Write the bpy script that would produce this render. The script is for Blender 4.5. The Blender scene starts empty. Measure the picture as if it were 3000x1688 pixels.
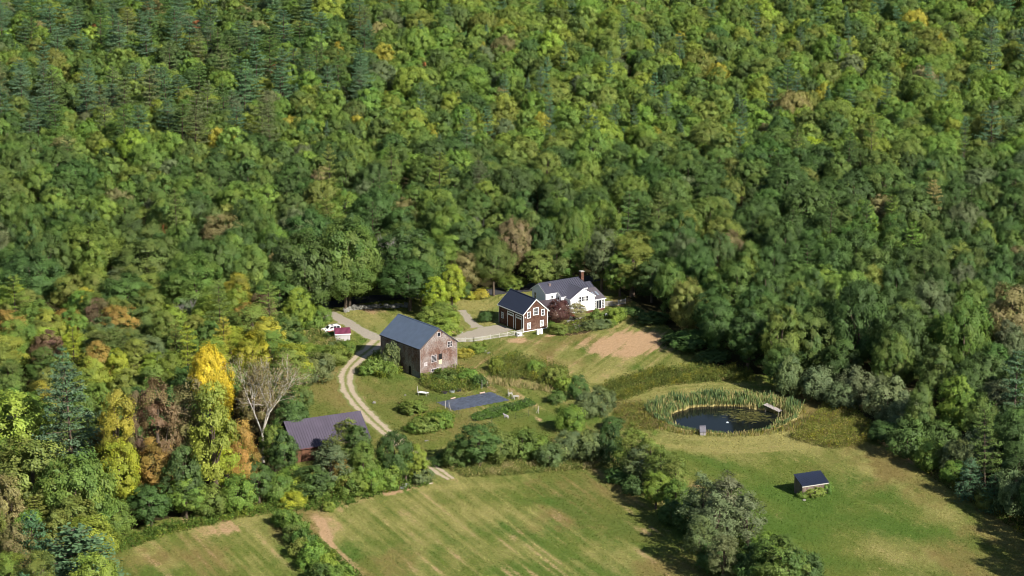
import bpy, bmesh, math, random
import numpy as np
from mathutils import Vector, Matrix
R_ = math.radians
scene = bpy.context.scene
# ------------------------------------------------------------------ camera
PITCH, FPX, CH = R_(15), 8730.0, 200.0        # pitch down, focal length in px of a 3000 px wide frame, height
cd = bpy.data.cameras.new("camera"); cam = bpy.data.objects.new("camera", cd)
scene.collection.objects.link(cam); scene.camera = cam
cam.location = (0, 0, CH); cam.rotation_euler = (R_(90) - PITCH, 0, 0)
cd.sensor_width = 36; cd.lens = FPX * 36 / 3000; cd.clip_start = 1; cd.clip_end = 6000
# ------------------------------------------------------------------ sun, sky, exposure
SUN_EL, SUN_AZ = R_(35), R_(137)               # azimuth clockwise from +Y (the way the camera looks)
world = bpy.data.worlds.new("World"); scene.world = world; world.use_nodes = True
wn = world.node_tree.nodes; bg = wn['Background']
sky = wn.new('ShaderNodeTexSky'); sky.sky_type = 'NISHITA'; sky.sun_disc = False
sky.sun_elevation = SUN_EL; sky.sun_rotation = SUN_AZ; sky.air_density = 1.0; sky.dust_density = 0.6
world.node_tree.links.new(sky.outputs[0], bg.inputs[0]); bg.inputs[1].default_value = 0.06
ld = bpy.data.lights.new("sun", 'SUN'); ld.energy = 5.0; ld.angle = R_(0.5); ld.color = (1, 0.945, 0.85)
sun = bpy.data.objects.new("sun", ld); scene.collection.objects.link(sun)
sd = Vector((math.sin(SUN_AZ) * math.cos(SUN_EL), math.cos(SUN_AZ) * math.cos(SUN_EL), math.sin(SUN_EL)))
sun.rotation_euler = sd.to_track_quat('Z', 'Y').to_euler()
scene.view_settings.view_transform = 'Standard'; scene.view_settings.look = 'None'
scene.view_settings.exposure = 0.74; scene.view_settings.gamma = 1
scene.render.engine = 'CYCLES'
scene.cycles.filter_width = 0.95; scene.cycles.max_bounces = 6; scene.cycles.diffuse_bounces = 3; scene.cycles.transmission_bounces = 3

rng = np.random.default_rng(7); random.seed(7)
C = scene.collection
# ------------------------------------------------------------------ places
cP, sP = math.cos(PITCH), math.sin(PITCH)
POND = None
def G(u, v, z=0.0):
    """point on the level z seen in direction (u,v) of the survey picture (3000 px wide)"""
    a, b = (u - 1500) / FPX, (844 - v) / FPX
    d = (a, cP + b * sP, -sP + b * cP); t = (z - CH) / d[2]
    return Vector((d[0] * t, d[1] * t, z))
K = 3000 / 2576.0
def D(x, y, z=0.0): return G(x * K, y * K, z)
def proj(x, y, z=0.0):
    w = y * cP + (CH - z) * sP
    return 1500 + FPX * x / w, 844 - FPX * (y * sP + (z - CH) * cP) / w, FPX / w
PC = G(2122, 1219)                              # pond centre
PRX, PRY = 12.0, 9.6
def pond_r(x, y): return np.sqrt(((x - PC.x) / PRX) ** 2 + ((y - PC.y) / PRY) ** 2)
def hgt(x, y):
    x = np.asarray(x, float); y = np.asarray(y, float)
    h = 0.35 * np.sin(x * .021 + 1) * np.sin(y * .017) + 0.12 * np.sin(x * .11 + y * .07) * np.sin(y * .09 - x * .03)
    far = np.clip((y - 800) / 300, 0, 3)
    h = h + far * (2.2 * np.sin(x * .018 + 2) * np.sin(y * .013) + 1.0)
    r = pond_r(x, y)
    t = np.clip((r - 0.98) / 0.36, 0, 1); t = t * t * (3 - 2 * t)
    return h * np.clip((r - 1) / 1.0, 0, 1) - 1.5 * (1 - t)
def hz(x, y): return float(hgt(x, y))
def inpoly(px, py, poly):
    px = np.asarray(px, float); py = np.asarray(py, float); r = np.zeros(px.shape, bool); n = len(poly); j = n - 1
    for i in range(n):
        xi, yi = poly[i]; xj, yj = poly[j]
        c = ((yi > py) != (yj > py)) & (px < (xj - xi) * (py - yi) / ((yj - yi) if yj != yi else 1e-9) + xi)
        r ^= c; j = i
    return r
def wpoly(pts): return [tuple(D(*p))[:2] for p in pts]
# ------------------------------------------------------------------ materials
def lin(c):
    o = []
    for v in c:
        v = v / 255; o.append(v / 12.92 if v <= .04045 else ((v + .055) / 1.055) ** 2.4)
    return o
def col(r, g, b, k=0.72): return tuple(min(.9, c * k) for c in lin((r, g, b))) + (1,)
MATS = {}
def new_mat(name):
    m = bpy.data.materials.new(name); m.use_nodes = True
    nt = m.node_tree; return m, nt, nt.nodes['Principled BSDF'], nt.nodes['Material Output']
def mat(name, c, rough=.7, var=.18, scale=3.0, metal=0.0, spec=.3, bump=0.0):
    if name in MATS: return MATS[name]
    m, nt, p, o = new_mat(name); N = nt.nodes; L = nt.links
    tc = N.new('ShaderNodeTexCoord'); nz = N.new('ShaderNodeTexNoise'); nz.inputs['Scale'].default_value = scale; nz.inputs['Detail'].default_value = 5
    L.new(tc.outputs['Object'], nz.inputs['Vector'])
    mr = N.new('ShaderNodeMapRange'); mr.inputs['From Min'].default_value = .3; mr.inputs['From Max'].default_value = .7
    mr.inputs['To Min'].default_value = 1 - var; mr.inputs['To Max'].default_value = 1 + var
    L.new(nz.outputs['Fac'], mr.inputs['Value'])
    vm = N.new('ShaderNodeVectorMath'); vm.operation = 'SCALE'; vm.inputs[0].default_value = c[:3]; L.new(mr.outputs[0], vm.inputs['Scale'])
    L.new(vm.outputs[0], p.inputs['Base Color'])
    p.inputs['Roughness'].default_value = rough; p.inputs['Metallic'].default_value = metal; p.inputs['Specular IOR Level'].default_value = spec
    if bump:
        b = N.new('ShaderNodeBump'); b.inputs['Strength'].default_value = bump; L.new(nz.outputs['Fac'], b.inputs['Height']); L.new(b.outputs[0], p.inputs['Normal'])
    MATS[name] = m; return m
def shingle_mat(name, c1, c2, c3, row=.22, wid=.28, stain=.35, wscale=.35):
    """weathered wood shingles: rows of brick texture in wall coordinates with slow weather stains"""
    m, nt, p, o = new_mat(name); N = nt.nodes; L = nt.links
    tc = N.new('ShaderNodeTexCoord'); s = N.new('ShaderNodeSeparateXYZ'); L.new(tc.outputs['Object'], s.inputs[0])
    ad = N.new('ShaderNodeMath'); ad.operation = 'ADD'; L.new(s.outputs[0], ad.inputs[0]); L.new(s.outputs[1], ad.inputs[1])
    cb = N.new('ShaderNodeCombineXYZ'); L.new(ad.outputs[0], cb.inputs[0]); L.new(s.outputs[2], cb.inputs[1])
    br = N.new('ShaderNodeTexBrick'); L.new(cb.outputs[0], br.inputs['Vector']); br.inputs['Scale'].default_value = 1
    br.inputs['Brick Width'].default_value = wid; br.inputs['Row Height'].default_value = row; br.inputs['Mortar Size'].default_value = .025
    br.inputs['Color1'].default_value = c1; br.inputs['Color2'].default_value = c2; br.inputs['Mortar'].default_value = tuple(x * .35 for x in c1[:3]) + (1,)
    nz = N.new('ShaderNodeTexNoise'); nz.inputs['Scale'].default_value = wscale; nz.inputs['Detail'].default_value = 8; nz.inputs['Roughness'].default_value = .7; L.new(tc.outputs['Object'], nz.inputs['Vector'])
    rp = N.new('ShaderNodeMapRange'); rp.inputs['From Min'].default_value = .5 - .12; rp.inputs['From Max'].default_value = .5 + .12; L.new(nz.outputs['Fac'], rp.inputs['Value'])
    ml = N.new('ShaderNodeMath'); ml.operation = 'MULTIPLY'; ml.inputs[1].default_value = stain; L.new(rp.outputs[0], ml.inputs[0])
    mx = N.new('ShaderNodeMix'); mx.data_type = 'RGBA'; L.new(ml.outputs[0], mx.inputs[0]); L.new(br.outputs['Color'], mx.inputs[6]); mx.inputs[7].default_value = c3
    n2 = N.new('ShaderNodeTexNoise'); n2.inputs['Scale'].default_value = 3.2; n2.inputs['Detail'].default_value = 3; L.new(tc.outputs['Object'], n2.inputs['Vector'])
    m2 = N.new('ShaderNodeMapRange'); m2.inputs['From Min'].default_value = .3; m2.inputs['From Max'].default_value = .7; m2.inputs['To Min'].default_value = .6; m2.inputs['To Max'].default_value = 1.4; L.new(n2.outputs['Fac'], m2.inputs['Value'])
    vm = N.new('ShaderNodeVectorMath'); vm.operation = 'SCALE'; L.new(mx.outputs[2], vm.inputs[0]); L.new(m2.outputs[0], vm.inputs['Scale'])
    L.new(vm.outputs[0], p.inputs['Base Color']); p.inputs['Roughness'].default_value = .9; p.inputs['Specular IOR Level'].default_value = .1
    return m
def plank_mat(name, c, width=.2, var=.35):
    m, nt, p, o = new_mat(name); N = nt.nodes; L = nt.links
    tc = N.new('ShaderNodeTexCoord'); s = N.new('ShaderNodeSeparateXYZ'); L.new(tc.outputs['Object'], s.inputs[0])
    ad = N.new('ShaderNodeMath'); ad.operation = 'ADD'; L.new(s.outputs[0], ad.inputs[0]); L.new(s.outputs[1], ad.inputs[1])
    dv = N.new('ShaderNodeMath'); dv.operation = 'DIVIDE'; dv.inputs[1].default_value = width; L.new(ad.outputs[0], dv.inputs[0])
    fl = N.new('ShaderNodeMath'); fl.operation = 'FLOOR'; L.new(dv.outputs[0], fl.inputs[0])
    wn_ = N.new('ShaderNodeTexWhiteNoise'); wn_.noise_dimensions = '1D'; L.new(fl.outputs[0], wn_.inputs['W'])
    nz = N.new('ShaderNodeTexNoise'); nz.inputs['Scale'].default_value = 1.3; nz.inputs['Detail'].default_value = 5; L.new(tc.outputs['Object'], nz.inputs['Vector'])
    a = N.new('ShaderNodeMath'); a.operation = 'ADD'; L.new(wn_.outputs['Value'], a.inputs[0]); L.new(nz.outputs['Fac'], a.inputs[1])
    mr = N.new('ShaderNodeMapRange'); mr.inputs['From Min'].default_value = .3; mr.inputs['From Max'].default_value = 1.7; mr.inputs['To Min'].default_value = 1 - var; mr.inputs['To Max'].default_value = 1 + var
    L.new(a.outputs[0], mr.inputs['Value'])
    vm = N.new('ShaderNodeVectorMath'); vm.operation = 'SCALE'; vm.inputs[0].default_value = c[:3]; L.new(mr.outputs[0], vm.inputs['Scale'])
    L.new(vm.outputs[0], p.inputs['Base Color']); p.inputs['Roughness'].default_value = .85; p.inputs['Specular IOR Level'].default_value = .15
    return m
def foliage_mat(name, trans=.25, attr=True):
    """leaf colour comes from the tree's own tint; each leaf clump varies a little round it"""
    m, nt, p, o = new_mat(name); N = nt.nodes; L = nt.links
    N.remove(p)
    at = N.new('ShaderNodeAttribute'); at.attribute_type = 'INSTANCER'; at.attribute_name = 'tint'
    va = N.new('ShaderNodeAttribute'); va.attribute_type = 'GEOMETRY'; va.attribute_name = 'leafvar'
    sp = N.new('ShaderNodeSeparateColor'); L.new(va.outputs['Color'], sp.inputs[0])
    vm = N.new('ShaderNodeVectorMath'); vm.operation = 'SCALE'; L.new(at.outputs['Color'], vm.inputs[0]); L.new(sp.outputs[0], vm.inputs['Scale'])
    # hue drift between limbs (towards yellow / towards blue-green)
    a2 = N.new('ShaderNodeAttribute'); a2.attribute_type = 'INSTANCER'; a2.attribute_name = 'tint2'
    v2 = N.new('ShaderNodeVectorMath'); v2.operation = 'SCALE'; L.new(a2.outputs['Color'], v2.inputs[0]); L.new(sp.outputs[0], v2.inputs['Scale'])
    mx = N.new('ShaderNodeMix'); mx.data_type = 'RGBA'; L.new(sp.outputs[1], mx.inputs[0]); L.new(vm.outputs[0], mx.inputs[6]); L.new(v2.outputs[0], mx.inputs[7])
    df = N.new('ShaderNodeBsdfDiffuse'); tr = N.new('ShaderNodeBsdfTranslucent'); gl = N.new('ShaderNodeBsdfGlossy'); gl.inputs['Roughness'].default_value = .55
    L.new(mx.outputs[2], df.inputs[0]); L.new(mx.outputs[2], tr.inputs[0]); gl.inputs[0].default_value = (.5, .55, .5, 1)
    ms = N.new('ShaderNodeMixShader'); ms.inputs[0].default_value = trans; L.new(df.outputs[0], ms.inputs[1]); L.new(tr.outputs[0], ms.inputs[2])
    m3 = N.new('ShaderNodeMixShader'); m3.inputs[0].default_value = .035; L.new(ms.outputs[0], m3.inputs[1]); L.new(gl.outputs[0], m3.inputs[2])
    L.new(m3.outputs[0], o.inputs['Surface'])
    return m
def weed_mat():
    m, nt, p, o = new_mat('weeds'); N = nt.nodes; L = nt.links
    N.remove(p)
    va = N.new('ShaderNodeAttribute'); va.attribute_type = 'GEOMETRY'; va.attribute_name = 'leafvar'
    df = N.new('ShaderNodeBsdfDiffuse'); tr = N.new('ShaderNodeBsdfTranslucent'); L.new(va.outputs['Color'], df.inputs[0]); L.new(va.outputs['Color'], tr.inputs[0])
    ms = N.new('ShaderNodeMixShader'); ms.inputs[0].default_value = .3; L.new(df.outputs[0], ms.inputs[1]); L.new(tr.outputs[0], ms.inputs[2]); L.new(ms.outputs[0], o.inputs['Surface'])
    return m
FOL = foliage_mat('broadleaf_foliage', .16); NEED = foliage_mat('needle_foliage', .15); WEED = weed_mat()
BARK = mat('bark', col(105, 92, 78), .9, .35, 2.5); PALEBARK = mat('pale_bark', col(188, 176, 160), .9, .25, 1.5)
WHITE = mat('white_paint', (.78, .78, .77, 1), .55, .05); GLASS = mat('window_glass', (.02, .022, .028, 1), .12, .3, .6, spec=.6)
WHITEWOOD = mat('weathered_white_wood', col(205, 200, 190), .8, .15); GREYWOOD = mat('grey_wood', col(150, 142, 135), .9, .25, 4)
STONE = mat('field_stone', col(150, 148, 140), .9, .3, 2, bump=.4)
# ------------------------------------------------------------------ mesh helpers
def props(o, label=None, cat=None, group=None, kind=None):
    if label: o['label'] = label
    if cat: o['category'] = cat
    if group: o['group'] = group
    if kind: o['kind'] = kind
    return o
def empty(name, loc, rz, label, cat, group=None):
    o = bpy.data.objects.new(name, None); C.objects.link(o); o.location = loc; o.rotation_euler = (0, 0, rz); o.empty_display_size = .5
    return props(o, label, cat, group)
def mesh_np(name, V, F, m, attr=None, smooth=False):
    """V (n,3), F (k,4) or (k,3) arrays; attr (k,3) face colour 'leafvar'"""
    V = np.asarray(V, np.float32); F = np.asarray(F, np.int32); me = bpy.data.meshes.new(name)
    k, c = F.shape
    me.vertices.add(len(V)); me.vertices.foreach_set('co', V.ravel())
    me.loops.add(k * c); me.loops.foreach_set('vertex_index', F.ravel())
    me.polygons.add(k); me.polygons.foreach_set('loop_start', np.arange(0, k * c, c, dtype=np.int32))
    me.update(calc_edges=True)
    if smooth: me.polygons.foreach_set('use_smooth', np.ones(k, bool))
    if attr is not None:
        a = me.attributes.new('leafvar', 'FLOAT_COLOR', 'FACE') if False else me.attributes.new('leafvar', 'FLOAT_COLOR', 'CORNER')
        A = np.ones((k * c, 4), np.float32); A[:, :3] = np.repeat(np.asarray(attr, np.float32), c, axis=0)
        a.data.foreach_set('color', A.ravel())
    me.materials.append(m); return me
def link(name, me, parent=None):
    o = bpy.data.objects.new(name, me); C.objects.link(o)
    if parent is not None: o.parent = parent
    return o
class MB:
    def __init__(s, M=None): s.v = []; s.f = []; s.M = M or Matrix.Identity(4)
    def add(s, vs, fs):
        n = len(s.v); s.v += [s.M @ Vector(v) for v in vs]; s.f += [tuple(i + n for i in f) for f in fs]
    def box(s, a, b):
        x0, y0, z0 = a; x1, y1, z1 = b
        s.add([(x0, y0, z0), (x1, y0, z0), (x1, y1, z0), (x0, y1, z0), (x0, y0, z1), (x1, y0, z1), (x1, y1, z1), (x0, y1, z1)],
              [(0, 3, 2, 1), (4, 5, 6, 7), (0, 1, 5, 4), (1, 2, 6, 5), (2, 3, 7, 6), (3, 0, 4, 7)])
    def obox(s, o, u, n, a0, a1, z0, z1, d0, d1):
        """box on a wall: o origin, u along, n outwards"""
        o = Vector(o); u = Vector(u); n = Vector(n); z = Vector((0, 0, 1)); vs = []
        for zz in (z0, z1):
            for a, d in ((a0, d0), (a1, d0), (a1, d1), (a0, d1)): vs.append(o + u * a + n * d + z * zz)
        s.add(vs, [(0, 3, 2, 1), (4, 5, 6, 7), (0, 1, 5, 4), (1, 2, 6, 5), (2, 3, 7, 6), (3, 0, 4, 7)])
    def tube(s, p, q, r0, r1, n=6):
        p = Vector(p); q = Vector(q); d = (q - p).normalized(); a = d.orthogonal().normalized(); b = d.cross(a); vs = []
        for c, r in ((p, r0), (q, r1)):
            for i in range(n): t = 2 * math.pi * i / n; vs.append(c + (a * math.cos(t) + b * math.sin(t)) * r)
        s.add(vs, [(i, (i + 1) % n, n + (i + 1) % n, n + i) for i in range(n)] + [tuple(range(n - 1, -1, -1)), tuple(range(n, 2 * n))])
    def prism(s, prof, d):
        """closed profile (3d points) pushed along d"""
        n = len(prof); d = Vector(d); vs = [Vector(p) for p in prof] + [Vector(p) + d for p in prof]
        s.add(vs, [tuple(range(n)), tuple(range(2 * n - 1, n - 1, -1))] + [(i, i + n, (i + 1) % n + n, (i + 1) % n) for i in range(n)])
    def rock(s, c, r, k=.25, seed=0):
        rr = random.Random(seed); bm = bmesh.new(); bmesh.ops.create_icosphere(bm, subdivisions=2, radius=1)
        sx, sy, sz = r
        ph = [rr.uniform(0, 6) for _ in range(6)]
        vs = []
        for v in bm.verts:
            q = v.co; w = 1 + k * (math.sin(q.x * 3 + ph[0]) * math.sin(q.y * 3 + ph[1]) + .6 * math.sin(q.z * 4 + ph[2]) * math.sin(q.x * 5 + ph[3]))
            vs.append((c[0] + q.x * sx * w, c[1] + q.y * sy * w, c[2] + q.z * sz * w))
        s.add(vs, [tuple(v.index for v in f.verts) for f in bm.faces]); bm.free()
    def build(s, name, m, parent=None, bevel=0, smooth=False):
        me = bpy.data.meshes.new(name); me.from_pydata([tuple(v) for v in s.v], [], s.f)
        bm = bmesh.new(); bm.from_mesh(me); bmesh.ops.recalc_face_normals(bm, faces=bm.faces)
        if bevel: bmesh.ops.bevel(bm, geom=list(bm.edges), offset=bevel, segments=2, affect='EDGES')
        bm.to_mesh(me); bm.free(); me.materials.append(m)
        if smooth: me.polygons.foreach_set('use_smooth', [True] * len(me.polygons))
        return link(name, me, parent)
# ------------------------------------------------------------------ GROUND
CLEAR = [(300, 1900), (300, 1590), (440, 1530), (720, 1478), (820, 1400), (850, 1300), (870, 1180), (850, 1110), (850, 1050), (880, 980), (930, 935),
         (975, 905), (1000, 880), (1100, 850), (1250, 840), (1380, 838), (1500, 846), (1560, 826), (1640, 806), (1760, 812), (1830, 862), (1870, 890), (1950, 950), (2050, 1030),
         (2110, 1075), (2250, 1100), (2400, 1170), (2560, 1250), (2620, 1285), (2720, 1365), (2900, 1490), (3080, 1590), (3200, 1900)]
def spaced(a, b, lo, hi, fine, coarse):
    out = [a]
    while out[-1] < b:
        x = out[-1]
        out.append(x + (fine if lo <= x < hi else min(coarse, fine + .15 * (lo - x if x < lo else x - hi))) + 1e-6)
    return np.array(out)
def blob(U, V, u, v, ru, rv, rot=0.0, p=2.0):
    c, s = math.cos(rot), math.sin(rot); du = (U - u); dv = (V - v)
    a = (du * c + dv * s) / ru; b = (-du * s + dv * c) / rv
    return np.exp(-(a * a + b * b) ** (p / 2))
DRY = [(1310, 858, 70, 13, 0), (1390, 905, 75, 13, .35), (1230, 815, 40, 7, .1), (860, 960, 50, 40, .5), (850, 1005, 50, 25, .3), (1190, 768, 55, 14, 0), (930, 800, 50, 22, .3), (1400, 1290, 170, 38, .1),
    (1210, 1300, 90, 26, .2), (1330, 1395, 150, 30, .1), (1560, 1240, 110, 22, .3), (1740, 1120, 130, 22, .1), (1500, 950, 50, 14, -.2), (1660, 1010, 90, 8, -.35), (2060, 1040, 40, 30, .4),
    (480, 1410, 160, 20, 0), (350, 1390, 60, 30, 0), (640, 1330, 80, 30, .5), (820, 1330, 60, 50, .8), (1100, 1225, 220, 10, -.03), (1900, 1105, 130, 18, .1), (2200, 1180, 120, 26, .2), (2350, 1270, 170, 22, .5),
    (1470, 1010, 80, 14, .1), (870, 830, 50, 16, 0), (1180, 930, 60, 14, .2), (1640, 1420, 120, 25, .2), (960, 1230, 90, 10, -.15), (2480, 1290, 110, 12, .6), (2280, 1400, 140, 24, .2)]
BARE = [(1310, 856, 62, 8, .05, 4), (560, 1330, 52, 22, -.1, 3), (1420, 838, 60, 5, -.1, 4), (875, 950, 14, 30, -.5, 3), (930, 778, 50, 9, .2, 3), (905, 1002, 24, 10, 0, 3), (820, 1345, 12, 40, -.4, 3), (1530, 1062, 30, 8, 0, 3),
              (800, 870, 22, 12, 0, 3), (1350, 1055, 14, 8, 0, 3), (790, 1260, 90, 7, -.15, 3), (840, 1215, 30, 6, 0, 3), (1000, 1235, 40, 6, -.2, 3), (1160, 835, 25, 8, 0, 3)]
LUSH = [(920, 860, 25, 16, 0), (900, 830, 12, 12, 0), (990, 950, 60, 16, .1), (1130, 1000, 110, 14, .1), (1040, 1230, 60, 14, -.2), (1340, 1260, 60, 10, 0), (1430, 1275, 60, 12, .4), (1290, 1340, 70, 12, .5), (1440, 1400, 50, 20, .6), (2180, 1110, 60, 10, .1),
              (1790, 1160, 60, 12, .2), (2300, 1340, 200, 22, .2), (2000, 1250, 120, 26, .1), (1960, 1330, 100, 30, .4), (1640, 780, 40, 30, .9), (1440, 860, 60, 10, .3), (1350, 1055, 90, 14, 0), (1120, 1000, 60, 10, 0), (1200, 1120, 70, 12, -.1),
              (1130, 1040, 40, 14, .2), (880, 1400, 30, 40, .8), (1690, 1330, 80, 30, .6), (2120, 1420, 200, 20, .1), (1600, 925, 90, 10, .1), (1310, 1090, 70, 14, 0), (1480, 875, 20, 30, -.5)]
_vt = np.random.default_rng(123).random((256, 256))
def vnoise(x, y, sc, seed=0):
    x = np.asarray(x, float) / sc + seed * 17.3; y = np.asarray(y, float) / sc + seed * 9.1; xi = np.floor(x).astype(int); yi = np.floor(y).astype(int); fx = x - xi; fy = y - yi
    fx = fx * fx * (3 - 2 * fx); fy = fy * fy * (3 - 2 * fy); g = lambda a, b: _vt[a & 255, b & 255]
    return (g(xi, yi) * (1 - fx) + g(xi + 1, yi) * fx) * (1 - fy) + (g(xi, yi + 1) * (1 - fx) + g(xi + 1, yi + 1) * fx) * fy - .5
def linem(U, V, pts, w):
    """closeness to a line given in survey px, 1 on it, 0 beyond w (world metres)"""
    P = [tuple(D(*p))[:2] for p in pts]; d = np.full(U.shape, 1e9)
    for (ax, ay), (bx, by) in zip(P, P[1:]):
        L2 = (bx - ax) ** 2 + (by - ay) ** 2; t = np.clip(((U - ax) * (bx - ax) + (V - ay) * (by - ay)) / L2, 0, 1)
        d = np.minimum(d, np.hypot(U - ax - t * (bx - ax), V - ay - t * (by - ay)))
    return np.exp(-(d / w) ** 2)
def grass_state(X, Y):
    """dry, bare, lush amounts and mowing coordinate of the turf at world points"""
    U, V, _ = proj(X, np.maximum(Y, 50)); U = U / K; V = V / K
    dry = .22 + 0 * X; bare = 0 * X; lush = 0 * X
    for a in DRY: dry = dry + .55 * blob(U, V, *a)
    bare = bare + 1.15 * blob(U, V, 1574, 864, 108, 32, -.10, 6)
    for a in BARE: bare = bare + .7 * blob(U, V, *a)
    for a in LUSH: lush = lush + .6 * blob(U, V, *a)
    r = pond_r(X, Y)
    mow = X * .92 + Y * .40; up = (V < 960) & (U > 1180) & (U < 1900); mow = np.where(up, X * .93 - Y * .36, mow)
    ring = (r < 2.7) & (r > 1.5); mow = np.where(ring, r * 10.5, mow); amt = np.where(ring, 1.0, np.where(up, .9, 1.0)); amt = np.where((U < 1180) & (V < 1180), .4, amt); amt = np.where((U > 1830) & (V > 1090) & (r > 2.7), .3, amt)
    along = np.where(up, X * .36 + Y * .93, X * -.40 + Y * .92)
    st = vnoise(mow * 1.0, along * .06, .9, 3) + .45 * vnoise(mow, along * .09, 2.3, 4)
    dry = dry + np.where(ring, .38, 0)
    dry = dry + amt * st * 1.0 + 1.0 * vnoise(X, Y * .7, 34, 1) + .5 * vnoise(X, Y * .6, 11, 2) + .5 * vnoise(X, Y * .5, 3.2, 5) + .35 * vnoise(X, Y * .5, 1.1, 6) - lush * .8
    lush = lush - .7 * vnoise(X, Y * .7, 34, 1) + .9 * vnoise(X, Y * .6, 8, 8) + .4 * vnoise(X, Y * .5, 2.2, 9)
    bare = bare + .9 * linem(X, Y, [(2225, 1110), (2300, 1160), (2400, 1215), (2500, 1275), (2600, 1338)], 2.0) + .5 * linem(X, Y, [(840, 1285), (1000, 1225), (1080, 1205)], 1.6) + .3 * linem(X, Y, [(780, 1290), (830, 1360), (890, 1449)], 1.5)
    bare = bare + amt * st * .9 + .4 * vnoise(X, Y * .6, 3.4, 11) + .35 * vnoise(X, Y * .6, 1.0, 12)
    lush = lush + .9 * linem(X, Y, [(1353, 1243), (1429, 1306)], .3) + .9 * linem(X, Y, [(1366, 1240), (1442, 1300)], .3)
    brn = np.clip((vnoise(X, Y * .7, 19, 31) + .5 * vnoise(X, Y * .6, 6, 32) + .25 * vnoise(X, Y * .6, 1.5, 33) + .02) / .2, 0, 1) * .85
    return dry, bare, lush, brn, r
GREEN, LUSHC, DRYC, BROWN, BAREC = col(116, 128, 62, .80), col(98, 124, 56, .80), col(158, 152, 94, .84), col(138, 122, 76, .80), col(190, 158, 122, .86)
def build_ground():
    xs = spaced(-1500, 1500, -110, 118, .5, 60); ys = spaced(-300, 3500, 520, 770, 1.0, 80)
    X, Y = np.meshgrid(xs, ys); H = hgt(X, Y)
    U, V, _ = proj(X, np.maximum(Y, 50)); U = U / K; V = V / K          # survey coordinates of each ground point
    inside = inpoly(U * K, V * K, CLEAR)
    dry, bare, lush, brn, r = grass_state(X, Y)
    floor = 1 - inside.astype(float)
    garden = inpoly(U, V, [(1400, 842), (1420, 812), (1500, 790), (1560, 790), (1565, 812), (1500, 832), (1430, 843)]).astype(float)
    wet = np.clip((1.2 - r) / .15, 0, 1)
    n = len(xs); m = len(ys)
    idx = np.arange(n * m).reshape(m, n)
    F = np.stack([idx[:-1, :-1], idx[:-1, 1:], idx[1:, 1:], idx[1:, :-1]], -1).reshape(-1, 4)
    Vt = np.stack([X, Y, H], -1).reshape(-1, 3)
    m_, nt, p, o = new_mat('ground'); N = nt.nodes; L = nt.links
    me = mesh_np('ground', Vt, F, m_, smooth=True)
    def at(name, arr):
        a = me.attributes.new(name, 'FLOAT', 'POINT'); a.data.foreach_set('value', arr.astype(np.float32).ravel())
        nn = N.new('ShaderNodeAttribute'); nn.attribute_name = name; return nn.outputs['Fac']
    A = {k: at(k, v) for k, v in dict(dry=dry, bare=bare, lush=lush, brn=brn, woods=floor, soil=garden + wet).items()}
    tc = N.new('ShaderNodeTexCoord')
    def noise(s, det=4, rough=.55, dist=0, vec=None, sc=(1, 1, 1)):
        nz = N.new('ShaderNodeTexNoise'); nz.inputs['Scale'].default_value = s; nz.inputs['Detail'].default_value = det; nz.inputs['Roughness'].default_value = rough; nz.inputs['Distortion'].default_value = dist
        mp = N.new('ShaderNodeMapping'); mp.inputs['Scale'].default_value = sc; L.new(vec or tc.outputs['Object'], mp.inputs[0]); L.new(mp.outputs[0], nz.inputs['Vector']); return nz.outputs['Fac']
    def math_(op, a, b=None, clamp=False):
        q = N.new('ShaderNodeMath'); q.operation = op; q.use_clamp = clamp
        for i, x in enumerate((a, b)):
            if x is None: continue
            if isinstance(x, (int, float)): q.inputs[i].default_value = x
            else: L.new(x, q.inputs[i])
        return q.outputs[0]
    def mr(v, a, b, c=0., d=1.):
        q = N.new('ShaderNodeMapRange'); L.new(v, q.inputs['Value'])
        for k_, x in (('From Min', a), ('From Max', b), ('To Min', c), ('To Max', d)): q.inputs[k_].default_value = x
        return q.outputs[0]
    def mix(f, a, b):
        q = N.new('ShaderNodeMix'); q.data_type = 'RGBA'
        if isinstance(f, float): q.inputs[0].default_value = f
        else: L.new(f, q.inputs[0])
        for i, x in ((6, a), (7, b)):
            if isinstance(x, tuple): q.inputs[i].default_value = x
            else: L.new(x, q.inputs[i])
        return q.outputs[2]
    fine = noise(2.2, 4, .7); vfine = noise(7, 3, .7)
    fn = math_('MULTIPLY', math_('SUBTRACT', fine, .5), 1.3)
    dry_f = mr(math_('ADD', A['dry'], fn), -.05, .95); lu = mr(math_('ADD', A['lush'], fn), .0, .7)
    c = mix(lu, GREEN, LUSHC); c = mix(dry_f, c, DRYC)
    c = mix(math_('MULTIPLY', A['brn'], mr(dry_f, 0, 1, .25, 1)), c, BROWN)
    c = mix(mr(math_('ADD', A['bare'], fn), .3, .8), c, BAREC)
    c = mix(mr(math_('ADD', A['woods'], math_('MULTIPLY', math_('SUBTRACT', fine, .5), .5)), .3, .7), c, col(70, 66, 42, .7))
    c = mix(mr(math_('ADD', A['soil'], math_('MULTIPLY', math_('SUBTRACT', fine, .5), .8)), .3, .7), c, col(92, 80, 56, .7))
    br = math_('ADD', math_('MULTIPLY', math_('SUBTRACT', fine, .5), 1.0), math_('MULTIPLY', math_('SUBTRACT', vfine, .5), 1.1)); br = math_('ADD', 1.0, br)
    vm = N.new('ShaderNodeVectorMath'); vm.operation = 'SCALE'; L.new(c, vm.inputs[0]); L.new(br, vm.inputs['Scale'])
    L.new(vm.outputs[0], p.inputs['Base Color']); p.inputs['Roughness'].default_value = .95; p.inputs['Specular IOR Level'].default_value = .05
    bp = N.new('ShaderNodeBump'); bp.inputs['Strength'].default_value = .8; bp.inputs['Distance'].default_value = .3
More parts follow.
